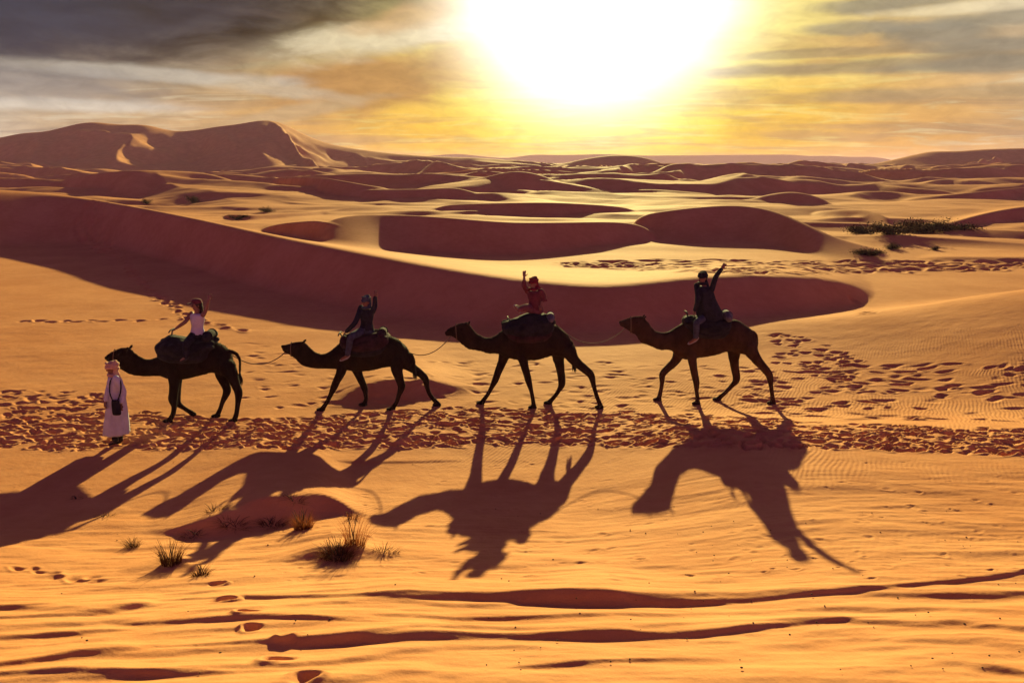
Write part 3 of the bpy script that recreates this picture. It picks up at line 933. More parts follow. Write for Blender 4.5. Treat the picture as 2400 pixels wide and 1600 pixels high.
def camel(V, secs, legs, tail, coat, label):
    b = MB()
    S = []
    for xt, yt, xb, yb, w in secs:
        t, q = V.p(xt, yt), V.p(xb, yb)
        S.append(((t + q) / 2, (t - q) / 2, np.array([0, w, 0])))
    b.loft(S, n=22, res=4)
    # brow, nostrils and lips give the head its wedge
    hd = unit(S[3][0] - S[0][0])
    for sg in (-1, 1):
        e = S[3][0] + S[3][1] * 0.45 + np.array([0, sg * 0.055, 0]) - hd * 0.01
        b.ball(e, 0.04, 0.03, 0.03, n=10)
        ear = S[4][0] + S[4][1] * 0.85 + np.array([0, sg * 0.055, 0])
        b.tube([ear, ear + np.array([0.035, sg * 0.03, 0.045]), ear + np.array([0.06, sg * 0.04, 0.075])], [0.022, 0.026, 0.010], n=8)
        b.ball(S[1][0] + S[1][1] * 0.25 + np.array([0, sg * 0.03, 0]), 0.03, 0.02, 0.025, n=8)
    for pts, side, snap in legs:
        dy = side * 0.17
        P = [V.p(x, y, dy * (0.75 if i == 0 else 1.0)) for i, (x, y, r) in enumerate(pts)]
        Rr = [r * (1.0 if i < 2 else 1.16) for i, (_, _, r) in enumerate(pts)]
        if snap:
            foot = P[-1]
            g = gz(foot[0], foot[1])
            dz = g + 0.035 - foot[2]
            n = len(P)
            P = [p + np.array([0, 0, dz * (i / (n - 1)) ** 1.5]) for i, p in enumerate(P)]
        b.tube(P, Rr, n=12, res=4)
        ft = P[-1]
        if snap:
            b.ball(ft + np.array([-0.035, 0, -0.015]), 0.115, 0.085, 0.045, n=12)
            b.ball(ft + np.array([-0.09, -0.03, -0.018]), 0.045, 0.035, 0.032, n=8)
            b.ball(ft + np.array([-0.09, 0.03, -0.018]), 0.045, 0.035, 0.032, n=8)
        else:
            dr = unit(P[-1] - P[-2])
            b.ball(ft + dr * 0.05, 0.075, 0.06, 0.05, n=12)
    tp = [V.p(x, y, -0.02) for x, y in tail]
    b.tube(tp, np.linspace(0.045, 0.022, len(tp)), n=8)
    me = b.union('camel_body', 0.016, smooth=3)
    co = np.empty(len(me.vertices) * 3, np.float32)
    no = np.empty_like(co)
    me.vertices.foreach_get('co', co)
    me.vertices.foreach_get('normal', no)
    co, no = co.reshape(-1, 3), no.reshape(-1, 3)
    wool = fbm(co[:, 0] * 16 + co[:, 1] * 9, co[:, 2] * 11 - co[:, 1] * 7, 201, 3) - 0.5
    amt = 0.022 * smoothstep(0.75, 1.25, co[:, 2] - gz(co[:, 0].mean(), V.Y)) + 0.006
    co = co + no * (wool * amt)[:, None]
    me.vertices.foreach_set('co', co.astype(np.float32).ravel())
    me.update()
    foot = [V.p(l[0][-1][0], l[0][-1][1]) for l in legs]
    c = np.mean(foot, 0)
    root = empty('camel', (c[0], V.Y, gz(c[0], V.Y)))
    props(root, label, 'camel', 'camels walking in the caravan')
    link('body', me, coat, root)
    for sg in (-1, 1):
        e = S[3][0] + S[3][1] * 0.42 + np.array([0, sg * 0.078, 0]) - hd * 0.01
        link('eye', MB().ball(e, 0.017, n=8).mesh('camel_eye'), M_EYE, root)
    # short winter coat that catches the low sun along the outline
    pc = np.empty(len(me.polygons) * 3, np.float32)
    pn = np.empty_like(pc)
    me.polygons.foreach_get('center', pc)
    me.polygons.foreach_get('normal', pn)
    pc, pn = pc.reshape(-1, 3), pn.reshape(-1, 3)
    zrel = pc[:, 2] - gz(pc[:, 0].mean(), V.Y)
    keep = np.nonzero(rng.random(len(pc)) < 0.10 + 0.55 * smoothstep(0.9, 1.3, zrel))[0]
    keep = keep[rng.random(len(keep)) < min(1.0, 9000 / max(1, len(keep)))]
    c0, n0 = pc[keep], pn[keep]
    ln = (0.014 + 0.022 * rng.random(len(keep)) * (0.4 + smoothstep(1.0, 1.4, zrel[keep])))[:, None]
    dirn = n0 * 0.75 + np.array([0.45, 0, -0.55]) + rng.normal(0, 0.35, (len(keep), 3))
    dirn /= np.linalg.norm(dirn, axis=1)[:, None]
    sd = np.cross(dirn, rng.normal(0, 1, (len(keep), 3)))
    sd = sd / (np.linalg.norm(sd, axis=1)[:, None] + 1e-6) * 0.0022
    hv = np.stack([c0 - sd - n0 * 0.004, c0 + sd - n0 * 0.004, c0 + dirn * ln], 1).reshape(-1, 3)
    fm = bpy.data.meshes.new('camel_fur')
    fm.from_pydata(hv.tolist(), [], np.arange(len(hv)).reshape(-1, 3).tolist())
    props(link('fur', fm, M_FUR, root), kind='stuff')
    tb = MB()
    rr = random.Random(3)
    for i in range(26):
        p0 = tp[-2] * 0.6 + tp[-1] * 0.4 + np.array([rr.uniform(-.02, .02), rr.uniform(-.02, .02), 0])
        p2 = tp[-1] + np.array([rr.uniform(-.05, .05), rr.uniform(-.05, .05), rr.uniform(-.20, -.06)])
        tb.tube([p0, (p0 + p2) / 2 + np.array([rr.uniform(-.02, .02), 0, 0]), p2], [0.012, 0.010, 0.003], n=5, res=2)
    link('tail_tuft', tb.mesh('camel_tail_tuft'), M_TUFT, root)
    return root, S


def saddle(V, secs, bars, roll, pm, rm, label):
    S = []
    for xt, yt, xb, yb, w in secs:
        t, q = V.p(xt, yt), V.p(xb, yb)
        S.append(((t + q) / 2, (t - q) / 2, np.array([0, w, 0])))
    fold = lambda t, th: 1 + 0.03 * np.sin(5 * th + 9 * t) + 0.025 * np.sin(11 * th - 21 * t)
    c = S[len(S) // 2][0]
    root = empty('saddle', c - S[len(S) // 2][1])
    props(root, label, 'saddle', 'padded saddles on the camels')
    b = MB().loft(S, n=36, res=5, fold=fold)
    rr = random.Random(len(label))
    for i in range(9):                     # bulging stuffed cushions
        q = S[rr.randrange(1, len(S) - 1)]
        a = rr.uniform(-1.2, 1.2)
        b.ball(q[0] + q[1] * math.cos(a) * 0.86 + q[2] * math.sin(a) * 0.9, rr.uniform(0.08, 0.15), rr.uniform(0.06, 0.1), rr.uniform(0.05, 0.08), n=12)
    link('pad', b.union('saddle_pad', 0.018, smooth=3), pm, root)
    # cloth hanging below the pad on both flanks
    hang = [(q[0] - q[1] * 0.5, q[1] * 0.62, q[2] * 0.985) for q in S[1:-1]]
    link('blanket', MB().loft(hang, n=36, res=5, fold=lambda t, th: 1 + 0.02 * np.sin(17 * th + 30 * t)).mesh('saddle_blanket'), rm, root)
    # stuffed girth and iron hand bar
    (x0, y0), (x1, y1) = bars
    post0, top = V.p(x0, y0), V.p(x1, y1)
    hb = MB().tube([post0, (post0 + top) / 2, top], 0.016, n=8, smooth=False)
    hb.tube([top + np.array([0, -0.17, -0.01]), top + np.array([0, -0.08, 0.02]), top + np.array([0, 0.08, 0.02]), top + np.array([0, 0.17, -0.01])], 0.015, n=8)
    link('hand_bar', hb.mesh('saddle_hand_bar'), M_METAL, root)
    rc = V.p(*roll[:2])
    rb = MB().tube([rc + np.array([0, -0.24, -0.03]), rc + np.array([0, -0.1, 0]), rc + np.array([0, 0.1, 0]), rc + np.array([0, 0.24, -0.03])], [roll[2] * 0.8, roll[2], roll[2] * 1.03, roll[2] * 0.8], n=14)
    for q in (-0.13, 0.13):
        rb.tube([rc + np.array([math.cos(a) * roll[2] * 1.04, q, math.sin(a) * roll[2] * 1.04]) for a in np.linspace(0, 6.1, 12)], 0.012, n=6)
    link('blanket_roll', rb.mesh('saddle_blanket_roll'), rm if roll[3] is None else roll[3], root)
    # girth strap under the belly
    return root


def leg(*p):
    return list(p)


V1 = View(200, 660, 3.92)
V2 = View(620, 660, 4.611)
V3 = View(1020, 620, 4.3545)
V4 = View(1420, 600, 4.126)
for V, feet in ((V1, [(770, 1308), (1210, 1236), (1365, 1252)]), (V2, [(610, 1385), (1370, 1375), (1880, 1335)]),
                (V3, [(465, 1420), (1005, 1445), (1150, 1450), (1680, 1455)]), (V4, [(505, 1415), (885, 1415), (1080, 1425), (1620, 1395)])):
    V.Y = float(np.mean([ground_at(*V.src(*f))[1] for f in feet]))

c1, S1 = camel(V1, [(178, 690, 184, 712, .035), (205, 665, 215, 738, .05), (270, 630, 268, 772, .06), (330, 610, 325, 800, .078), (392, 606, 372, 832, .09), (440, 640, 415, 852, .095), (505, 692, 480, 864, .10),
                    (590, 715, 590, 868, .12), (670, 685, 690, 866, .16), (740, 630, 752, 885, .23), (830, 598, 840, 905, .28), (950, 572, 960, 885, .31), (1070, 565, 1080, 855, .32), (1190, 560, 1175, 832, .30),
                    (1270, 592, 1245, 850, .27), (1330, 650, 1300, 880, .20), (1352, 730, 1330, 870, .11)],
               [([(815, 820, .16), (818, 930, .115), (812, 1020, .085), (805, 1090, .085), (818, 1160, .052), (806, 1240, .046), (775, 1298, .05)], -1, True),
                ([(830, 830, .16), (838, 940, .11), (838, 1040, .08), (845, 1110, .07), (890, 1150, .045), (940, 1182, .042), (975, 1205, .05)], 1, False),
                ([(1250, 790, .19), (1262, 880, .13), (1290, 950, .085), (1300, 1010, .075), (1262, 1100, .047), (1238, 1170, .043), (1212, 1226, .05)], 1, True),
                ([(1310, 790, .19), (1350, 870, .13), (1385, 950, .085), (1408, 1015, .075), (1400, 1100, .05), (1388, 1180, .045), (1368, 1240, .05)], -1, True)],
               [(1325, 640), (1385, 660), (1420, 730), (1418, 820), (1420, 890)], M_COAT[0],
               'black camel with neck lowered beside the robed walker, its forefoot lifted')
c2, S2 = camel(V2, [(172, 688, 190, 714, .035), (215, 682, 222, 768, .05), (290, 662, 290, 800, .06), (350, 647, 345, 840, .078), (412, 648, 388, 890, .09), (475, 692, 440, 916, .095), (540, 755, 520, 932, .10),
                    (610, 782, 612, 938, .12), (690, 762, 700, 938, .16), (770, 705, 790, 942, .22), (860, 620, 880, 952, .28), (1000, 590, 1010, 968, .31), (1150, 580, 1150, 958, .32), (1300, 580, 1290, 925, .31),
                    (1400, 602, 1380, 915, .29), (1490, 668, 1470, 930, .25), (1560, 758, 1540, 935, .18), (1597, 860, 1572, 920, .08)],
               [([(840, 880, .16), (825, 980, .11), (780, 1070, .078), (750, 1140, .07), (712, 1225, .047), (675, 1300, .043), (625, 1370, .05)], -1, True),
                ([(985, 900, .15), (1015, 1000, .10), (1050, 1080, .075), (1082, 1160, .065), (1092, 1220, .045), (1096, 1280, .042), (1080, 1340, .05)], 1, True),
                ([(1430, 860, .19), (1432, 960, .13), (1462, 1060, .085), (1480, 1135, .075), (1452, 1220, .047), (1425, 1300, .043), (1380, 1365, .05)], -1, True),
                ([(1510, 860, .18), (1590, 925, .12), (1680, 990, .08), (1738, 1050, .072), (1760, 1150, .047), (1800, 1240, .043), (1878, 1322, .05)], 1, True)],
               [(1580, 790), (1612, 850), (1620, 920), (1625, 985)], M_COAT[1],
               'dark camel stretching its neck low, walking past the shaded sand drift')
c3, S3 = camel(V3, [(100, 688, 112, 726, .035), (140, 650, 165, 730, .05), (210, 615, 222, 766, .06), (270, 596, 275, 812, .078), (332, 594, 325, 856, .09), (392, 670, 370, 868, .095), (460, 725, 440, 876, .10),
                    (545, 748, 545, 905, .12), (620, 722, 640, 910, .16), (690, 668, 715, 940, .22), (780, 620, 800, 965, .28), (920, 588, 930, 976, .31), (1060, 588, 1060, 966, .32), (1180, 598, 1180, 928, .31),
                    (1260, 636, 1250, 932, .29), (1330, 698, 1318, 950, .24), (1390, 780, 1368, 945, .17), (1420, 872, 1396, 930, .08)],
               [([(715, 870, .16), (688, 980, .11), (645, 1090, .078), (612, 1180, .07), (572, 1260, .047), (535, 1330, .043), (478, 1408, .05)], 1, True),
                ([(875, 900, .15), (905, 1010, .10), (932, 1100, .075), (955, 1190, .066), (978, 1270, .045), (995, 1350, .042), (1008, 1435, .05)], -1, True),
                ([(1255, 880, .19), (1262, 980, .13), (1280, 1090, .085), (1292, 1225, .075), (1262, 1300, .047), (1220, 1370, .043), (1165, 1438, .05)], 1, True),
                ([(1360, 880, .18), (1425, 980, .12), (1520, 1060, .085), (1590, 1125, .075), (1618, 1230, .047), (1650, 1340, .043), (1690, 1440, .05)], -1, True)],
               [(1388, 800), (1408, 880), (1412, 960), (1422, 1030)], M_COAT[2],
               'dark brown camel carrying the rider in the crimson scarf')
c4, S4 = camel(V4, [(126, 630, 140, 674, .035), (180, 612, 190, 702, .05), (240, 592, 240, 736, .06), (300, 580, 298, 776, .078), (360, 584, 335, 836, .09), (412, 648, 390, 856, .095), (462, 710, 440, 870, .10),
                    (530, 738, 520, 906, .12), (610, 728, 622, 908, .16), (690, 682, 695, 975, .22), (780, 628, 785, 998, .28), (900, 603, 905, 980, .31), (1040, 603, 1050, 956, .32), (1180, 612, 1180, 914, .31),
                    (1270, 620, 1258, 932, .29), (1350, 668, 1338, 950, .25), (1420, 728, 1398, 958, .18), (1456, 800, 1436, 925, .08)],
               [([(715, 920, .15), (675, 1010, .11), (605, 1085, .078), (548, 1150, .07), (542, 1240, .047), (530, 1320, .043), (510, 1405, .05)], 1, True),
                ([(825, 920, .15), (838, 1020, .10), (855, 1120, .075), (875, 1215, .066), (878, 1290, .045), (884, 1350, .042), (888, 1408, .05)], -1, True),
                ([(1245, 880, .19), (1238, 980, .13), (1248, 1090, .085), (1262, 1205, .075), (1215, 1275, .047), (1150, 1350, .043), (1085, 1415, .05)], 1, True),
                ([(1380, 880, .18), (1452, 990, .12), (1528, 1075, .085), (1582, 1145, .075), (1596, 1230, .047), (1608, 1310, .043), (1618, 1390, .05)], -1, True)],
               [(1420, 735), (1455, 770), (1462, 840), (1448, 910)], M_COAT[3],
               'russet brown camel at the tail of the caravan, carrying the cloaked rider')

saddle(V1, [(655, 570, 670, 640, .15), (705, 535, 708, 690, .26), (780, 490, 782, 720, .34), (850, 498, 850, 730, .36), (920, 515, 920, 735, .38), (1030, 520, 1030, 735, .39), (1110, 508, 1115, 725, .37), (1170, 520, 1172, 700, .3), (1195, 560, 1196, 660, .18)],
       ((790, 520), (800, 446)), (1145, 488, 0.10, None), M_PAD, M_PAD, 'black lumpy saddle pad under the rider in the white top')
saddle(V2, [(822, 600, 832, 680, .18), (872, 570, 882, 740, .3), (960, 558, 965, 790, .36), (1080, 545, 1080, 800, .38), (1200, 530, 1200, 790, .38), (1285, 535, 1285, 760, .36), (1340, 570, 1340, 700, .28), (1362, 605, 1362, 650, .15)],
       ((850, 600), (815, 560)), (1275, 545, 0.095, M_PADRED), M_PADRED, M_PAD, 'dark maroon saddle pad under the rider with pale shoes')
saddle(V3, [(675, 615, 690, 680, .18), (732, 578, 742, 730, .3), (820, 545, 825, 780, .36), (920, 500, 930, 790, .38), (1020, 488, 1020, 790, .39), (1115, 505, 1118, 770, .38), (1180, 540, 1182, 720, .32), (1212, 590, 1212, 660, .18)],
       ((770, 570), (740, 545)), (1175, 530, 0.085, M_ROLL), M_PAD, M_PADRED, 'tall rounded black saddle pad under the rider in the crimson scarf')
saddle(V4, [(745, 600, 752, 680, .18), (800, 578, 802, 740, .3), (880, 575, 882, 780, .36), (1000, 592, 1000, 790, .38), (1095, 592, 1098, 780, .38), (1155, 602, 1158, 740, .33), (1192, 622, 1192, 690, .2)],
       ((800, 600), (775, 545)), (1165, 570, 0.105, M_ROLL), M_PAD, M_PAD, 'dark saddle pad with a grey bundle strapped behind the cloaked rider')


# ------------------------------------------------------------------ people
def hand(b, wrist, fore, palm_n, curl=0.25, size=1.0):
    """palm, four fingers of different length and a thumb that leaves the side of the palm"""
    f = unit(fore)
    n = unit(palm_n - f * np.dot(palm_n, f))
    s = np.cross(f, n)
    c = wrist + f * 0.05 * size
    b.ball(c, 0.052 * size, 0.042 * size, 0.018 * size, axes=(f, s, n), n=12)
    for i, (off, ln) in enumerate(((-0.030, 0.062), (-0.010, 0.074), (0.011, 0.069), (0.030, 0.052))):
        p0 = wrist + f * 0.085 * size + s * off * size
        sp = unit(f + s * off * 6)
        p1 = p0 + unit(sp + n * curl * 0.6) * ln * 0.5 * size
        p2 = p1 + unit(sp + n * curl * 2.0) * ln * 0.5 * size
        b.tube([p0 - f * 0.02, p0, p1, p2], [0.0105, 0.0105, 0.0095, 0.008], n=7, res=2)
    t0 = wrist + f * 0.035 * size - s * 0.036 * size
    t1 = t0 + unit(f * 0.6 - s * 0.9 + n * 0.2) * 0.034 * size
    t2 = t1 + unit(f * 0.95 - s * 0.35 + n * curl) * 0.03 * size
    b.tube([t0 + s * 0.012, t0, t1, t2], [0.012, 0.012, 0.011, 0.009], n=7, res=2)


def person(V, J, front, face, skin, label, top, legs, head, shoes, cat='person', sleeve=0.55, tight=1.0, group='riders sitting on the camels'):
    """J: joints measured in the photograph as (x, y, offset in depth)"""
    g = {k: V.p(*v) for k, v in J.items()}
    front, face = unit(front), unit(face)
    lat = unit(np.cross(front, UP))                      # towards the person's right... sign irrelevant here
    if lat[0] < 0:
        lat = -lat                                       # a = viewer's left, b = viewer's right
    spine = unit(g['neck'] - g['pelvis'])
    L = np.linalg.norm(g['neck'] - g['pelvis'])
    at_s = lambda t: g['pelvis'] + spine * L * t
    sa, sb = at_s(0.93) - lat * 0.175, at_s(0.93) + lat * 0.175
    fr = unit(front - spine * np.dot(front, spine))
    torso = lambda k: [(at_s(-0.10), lat * 0.150 * k, fr * 0.105 * k), (at_s(0.08), lat * 0.165 * k, fr * 0.115 * k), (at_s(0.38), lat * 0.130 * k, fr * 0.095 * k), (at_s(0.68), lat * 0.155 * k, fr * 0.110 * k),
                       (at_s(0.88), lat * 0.165 * k, fr * 0.095 * k), (at_s(0.97), lat * 0.10 * k, fr * 0.07 * k)]
    b = MB()
    b.loft(torso(1.0), n=18)
    hc = g['head']
    b.tube([at_s(0.9), g['neck'], hc - UP * 0.05], [0.062, 0.055, 0.055], n=10)
    side = unit(np.cross(face, UP))
    b.ball(hc + UP * 0.02, 0.098, 0.078, 0.108, axes=(face, side, UP), n=16)          # skull
    b.ball(hc - UP * 0.055 + face * 0.028, 0.062, 0.056, 0.068, axes=(face, side, UP), n=14)     # jaw
    b.tube([hc + face * 0.088 + UP * 0.012, hc + face * 0.108 - UP * 0.022, hc + face * 0.098 - UP * 0.030], [0.010, 0.014, 0.010], n=7, res=2)   # nose
    b.tube([hc + face * 0.086 - UP * 0.062 - side * 0.02, hc + face * 0.094 - UP * 0.062, hc + face * 0.086 - UP * 0.062 + side * 0.02], 0.008, n=6, res=2)  # mouth
    for sg in (-1, 1):
        b.ball(hc + side * sg * 0.080 - face * 0.008, 0.018, 0.009, 0.030, axes=(face, side, UP), n=8)
    arms = {}
    for k, sh in (('a', sa), ('b', sb)):
        el, ha = g['el_' + k], g['ha_' + k]
        arms[k] = (sh, el, ha)
        b.tube([sh, (sh + el) / 2, el, (el * 0.55 + ha * 0.45), ha], [0.052, 0.047, 0.040, 0.038, 0.027], n=10)
        hand(b, ha, ha - el, -front if ha[2] > sh[2] else -UP, 0.25 if ha[2] > sh[2] else 0.9)
    lg = {}
    for k, sg in (('a', -1), ('b', 1)):
        if 'kn_' + k not in g:
            continue
        hip = at_s(0.0) + lat * sg * 0.085
        kn, an, to = g['kn_' + k], g['an_' + k], g['to_' + k]
        lg[k] = (hip, kn, an, to)
        b.tube([hip, (hip + kn) / 2, kn, kn * 0.6 + an * 0.4, an], [0.088, 0.078, 0.056, 0.054, 0.038], n=12)
        b.tube([an - unit(to - an) * 0.03, an * 0.5 + to * 0.5, to], [0.038, 0.040, 0.032], n=8)
    root = empty('person', g['pelvis'])
    props(root, label, cat, group)
    link('body', b.union('person_body', 0.0075, smooth=2, deci=0.30), skin, root)
    for sg in (-1, 1):
        link('eye', MB().ball(hc + face * 0.092 + side * sg * 0.032 + UP * 0.012, 0.012, n=8).mesh('person_eye'), M_EYE, root)
    # upper garment
    t = MB()
    t.loft(torso(1.13 * tight), n=22, fold=lambda q, th: 1 + 0.02 * np.sin(6 * th + 8 * q))
    for k, (sh, el, ha) in arms.items():
        if sleeve > 0:
            pts = [sh - (el - sh) * 0.15, sh, sh + (el - sh) * min(1, sleeve * 2)]
            rad = [0.066, 0.066, 0.060]
            if sleeve > 0.5:
                pts.append(el + (ha - el) * (sleeve - 0.5) * 2)
                rad.append(0.048)
            t.tube(pts, rad, n=12)
    link('top', t.union('person_top', 0.012, smooth=2), top, root)
    if legs is not None and lg:
        t = MB()
        t.loft([(at_s(-0.14), lat * 0.172, fr * 0.130), (at_s(0.02), lat * 0.186, fr * 0.134), (at_s(0.16), lat * 0.172, fr * 0.124)], n=18)
        for hip, kn, an, to in lg.values():
            e = kn * 0.12 + an * 0.88
            t.tube([hip, (hip + kn) / 2, kn, (kn + e) / 2, e], [0.108, 0.098, 0.080, 0.072, 0.062], n=12)
        link('trousers', t.union('person_trousers', 0.013, smooth=2), legs, root)
    for hip, kn, an, to in lg.values():
        d = unit(to - an)
        link('shoe', MB().loft([(an - d * 0.06 - UP * 0.01, side * 0.030, UP * 0.030), (an - UP * 0.012, side * 0.044, UP * 0.050), ((an + to) / 2 - UP * 0.015, side * 0.048, UP * 0.038), (to - UP * 0.012, side * 0.046, UP * 0.028), (to + d * 0.04 - UP * 0.012, side * 0.028, UP * 0.018)],
                               n=12, res=3).mesh('person_shoe'), shoes, root)
    head(root, hc, face, side)
    return root, g, arms


def wrap(m, tail=None, bulk=1.0, veil=False):
    """a cloth wound round the head"""
    def make(root, hc, face, side):
        b = MB()
        for i, (h, r, tilt) in enumerate(((0.035, 0.108, 0.10), (0.065, 0.112, -0.14), (0.095, 0.100, 0.12), (0.122, 0.075, -0.1))):
            r *= bulk
            ring = [hc + UP * (h + tilt * 0.25 * math.cos(a)) + face * math.cos(a) * r * 0.95 + side * math.sin(a) * r * 0.85 for a in np.linspace(0, 2 * math.pi * 0.97, 16)]
            b.tube(ring, 0.026 * bulk, n=8, res=2)
        b.ball(hc + UP * 0.075 - face * 0.005, 0.100 * bulk, 0.088 * bulk, 0.085 * bulk, axes=(face, side, UP), n=14)
        # cloth round the neck and jaw
        b.tube([hc - UP * 0.115 + face * math.cos(a) * 0.085 + side * math.sin(a) * 0.09 for a in np.linspace(0, 6.1, 14)], 0.034, n=8, res=2)
        b.loft([(hc - UP * 0.13 - face * 0.03, side * 0.085, face * 0.065), (hc - UP * 0.05 - face * 0.045, side * 0.098, face * 0.065), (hc + UP * 0.05 - face * 0.035, side * 0.095, face * 0.075)], n=14, res=3)
        if tail is not None:
            tp = [hc + np.array(q) for q in tail]
            b.loft([(p, np.array([0.035 + 0.012 * i, 0.02, 0.0]), np.array([0, 0.028, 0.012])) for i, p in enumerate(tp)], n=12, res=3, fold=lambda q, th: 1 + 0.12 * np.sin(5 * th + 6 * q))
        link('headscarf', b.union('headscarf', 0.010, smooth=2), m, root)
    return make


def cap_head(m, hair):
    """loose hair under a peaked cap"""
    def make(root, hc, face, side):
        h = MB()
        h.ball(hc + UP * 0.03 - face * 0.018, 0.102, 0.090, 0.108, axes=(face, side, UP), n=16)
        h.loft([(hc + UP * 0.04 - face * 0.06, side * 0.075, face * 0.05), (hc - UP * 0.06 - face * 0.075, side * 0.082, face * 0.045), (hc - UP * 0.18 - face * 0.07, side * 0.075, face * 0.035), (hc - UP * 0.27 - face * 0.06, side * 0.04, face * 0.02)], n=14, res=3)
        link('hair', h.union('hair', 0.010, smooth=2), hair, root)
        c = MB()
        c.loft([(hc + UP * 0.05, side * 0.098, face * 0.112), (hc + UP * 0.09, side * 0.096, face * 0.108), (hc + UP * 0.13, side * 0.075, face * 0.085), (hc + UP * 0.148, side * 0.03, face * 0.034)], n=18, res=3)
        pk = hc + UP * 0.055 + face * 0.14
        c.loft([(pk - face * 0.06, side * 0.085, UP * 0.012), (pk, side * 0.080, UP * 0.010), (pk + face * 0.05 - UP * 0.005, side * 0.055, UP * 0.008), (pk + face * 0.07 - UP * 0.008, side * 0.02, UP * 0.006)], n=14, res=3)
        link('cap', c.mesh('cap'), m, root)
    return make


F_CAM = (-0.45, -0.9, 0)
person(V1, dict(pelvis=(1032, 490, 0), neck=(1028, 285, 0), head=(1026, 218, 0), el_a=(915, 372, -0.10), ha_a=(835, 428, -0.14), el_b=(1108, 262, -0.04), ha_b=(1132, 172, -0.05),
                kn_a=(930, 570, -0.40), an_a=(925, 700, -0.44), to_a=(885, 722, -0.47), kn_b=(935, 545, 0.40), an_b=(930, 680, 0.44), to_b=(890, 700, 0.46)),
       F_CAM, (-0.8, -0.6, 0), M_SKIN2, 'rider in a white sleeveless top, one arm raised and one on the saddle', M_WHITE, M_BLACK, cap_head(M_MAROON, M_HAIR), M_DARKSHOE, sleeve=0.0)
person(V2, dict(pelvis=(1105, 530, 0), neck=(1102, 290, 0), head=(1100, 222, 0), el_a=(980, 440, -0.18), ha_a=(880, 545, -0.18), el_b=(1192, 262, -0.05), ha_b=(1196, 165, -0.05),
                kn_a=(935, 600, -0.42), an_a=(892, 805, -0.46), to_a=(835, 838, -0.48), kn_b=(935, 590, 0.42), an_b=(895, 780, 0.46), to_b=(840, 810, 0.46)),
       F_CAM, (-0.6, -0.8, 0), M_SKIN, 'rider in black with pale shoes, arm held straight up beside the head', M_BLACK, M_GREY, wrap(M_GREY, None, 0.9), M_SHOE, sleeve=0.95)
person(V3, dict(pelvis=(1025, 460, 0), neck=(1012, 262, 0), head=(1004, 196, 0), el_a=(908, 215, -0.05), ha_a=(908, 130, -0.05), el_b=(1108, 330, -0.08), ha_b=(1085, 405, -0.15),
                kn_a=(925, 440, -0.20), an_a=(850, 462, -0.24), to_a=(818, 428, -0.25), kn_b=(930, 432, 0.14), an_b=(858, 452, 0.18), to_b=(828, 420, 0.18)),
       F_CAM, (-0.7, -0.7, 0), M_SKIN2, 'rider in a crimson scarf and maroon tunic waving with legs stretched forward', M_MAROON, M_PINK,
       wrap(M_RED, [(0.04, 0.03, 0.03), (0.10, 0.05, -0.07), (0.16, 0.05, -0.20), (0.22, 0.03, -0.33), (0.25, 0.0, -0.40)], 0.95), M_SHOE, sleeve=0.75)
R4P, G4, A4 = person(V4, dict(pelvis=(1005, 590, 0), neck=(950, 285, 0), head=(936, 215, 0), el_a=(890, 420, -0.16), ha_a=(860, 530, -0.16), el_b=(1062, 205, -0.06), ha_b=(1120, 122, -0.06),
                kn_a=(880, 640, -0.42), an_a=(868, 800, -0.46), to_a=(815, 835, -0.48), kn_b=(885, 630, 0.42), an_b=(872, 785, 0.46), to_b=(820, 815, 0.46)),
       F_CAM, (-0.5, -0.85, 0), M_SKIN, 'cloaked rider in black turban reaching one long arm up and back', M_BLACK, M_GREY, wrap(M_BLACK, [(0.06, 0.02, 0.0), (0.11, 0.04, -0.12), (0.15, 0.04, -0.26)], 1.0), M_SHOE, sleeve=0.95)
# the cloak of the last rider: a bell of dark cloth from the shoulders to the saddle
cl = []
for x, y, w in ((948, 292, 45), (955, 340, 78), (965, 420, 92), (985, 500, 108), (1010, 575, 118), (1015, 605, 110)):
    c = V4.p(x, y)
    hw = w / V4.s * 0.01 * 1.05
    cl.append((c, np.array([hw, 0, 0]), np.array([0, min(hw * 0.95, 0.26), 0])))
link('cloak', MB().loft(cl, n=40, res=5, fold=lambda t, th: 1 + (0.02 + 0.06 * t) * np.sin(9 * th + 2 * t)).mesh('cloak'), M_BLACK, R4P)

# the guide on foot
VW = View(200, 660, 3.92)
VW.Y = float(ground_at(*VW.src(295, 1488))[1])
gf = gz(VW.p(295, 1488)[0], VW.Y)
wk, GW, AW = person(VW, dict(pelvis=(292, 1130, 0), neck=(268, 868, 0), head=(250, 800, 0), el_a=(212, 1000, -0.10), ha_a=(188, 1100, -0.16), el_b=(350, 1010, -0.10), ha_b=(330, 1120, -0.18),
                            kn_a=(282, 1300, -0.08), an_a=(272, 1462, -0.10), to_a=(232, 1482, -0.14), kn_b=(302, 1300, 0.06), an_b=(318, 1455, 0.06), to_b=(285, 1472, 0.02)),
                    (-0.75, -0.65, 0), (-0.85, -0.5, 0), M_SKIN, 'guide on foot in a pale blue robe and apricot turban leading the black camel', M_LAV, M_BLACK,
                    wrap(M_ORANGE, [(0.06, -0.02, -0.02), (0.10, -0.04, -0.12), (0.11, -0.05, -0.24)], 1.05), M_DARKSHOE, sleeve=0.92, tight=1.05, group='people of the caravan on foot')
rb = []
for x, y, w, d in ((266, 872, 30, 0.09), (270, 905, 58, 0.13), (276, 980, 68, 0.15), (284, 1080, 76, 0.17), (288, 1190, 88, 0.19), (288, 1300, 100, 0.21), (288, 1392, 106, 0.22)):
    c = VW.p(x, y)
    hw = w / VW.s * 0.0092
    rb.append((c, np.array([hw, 0, 0]), np.array([0, d, 0])))
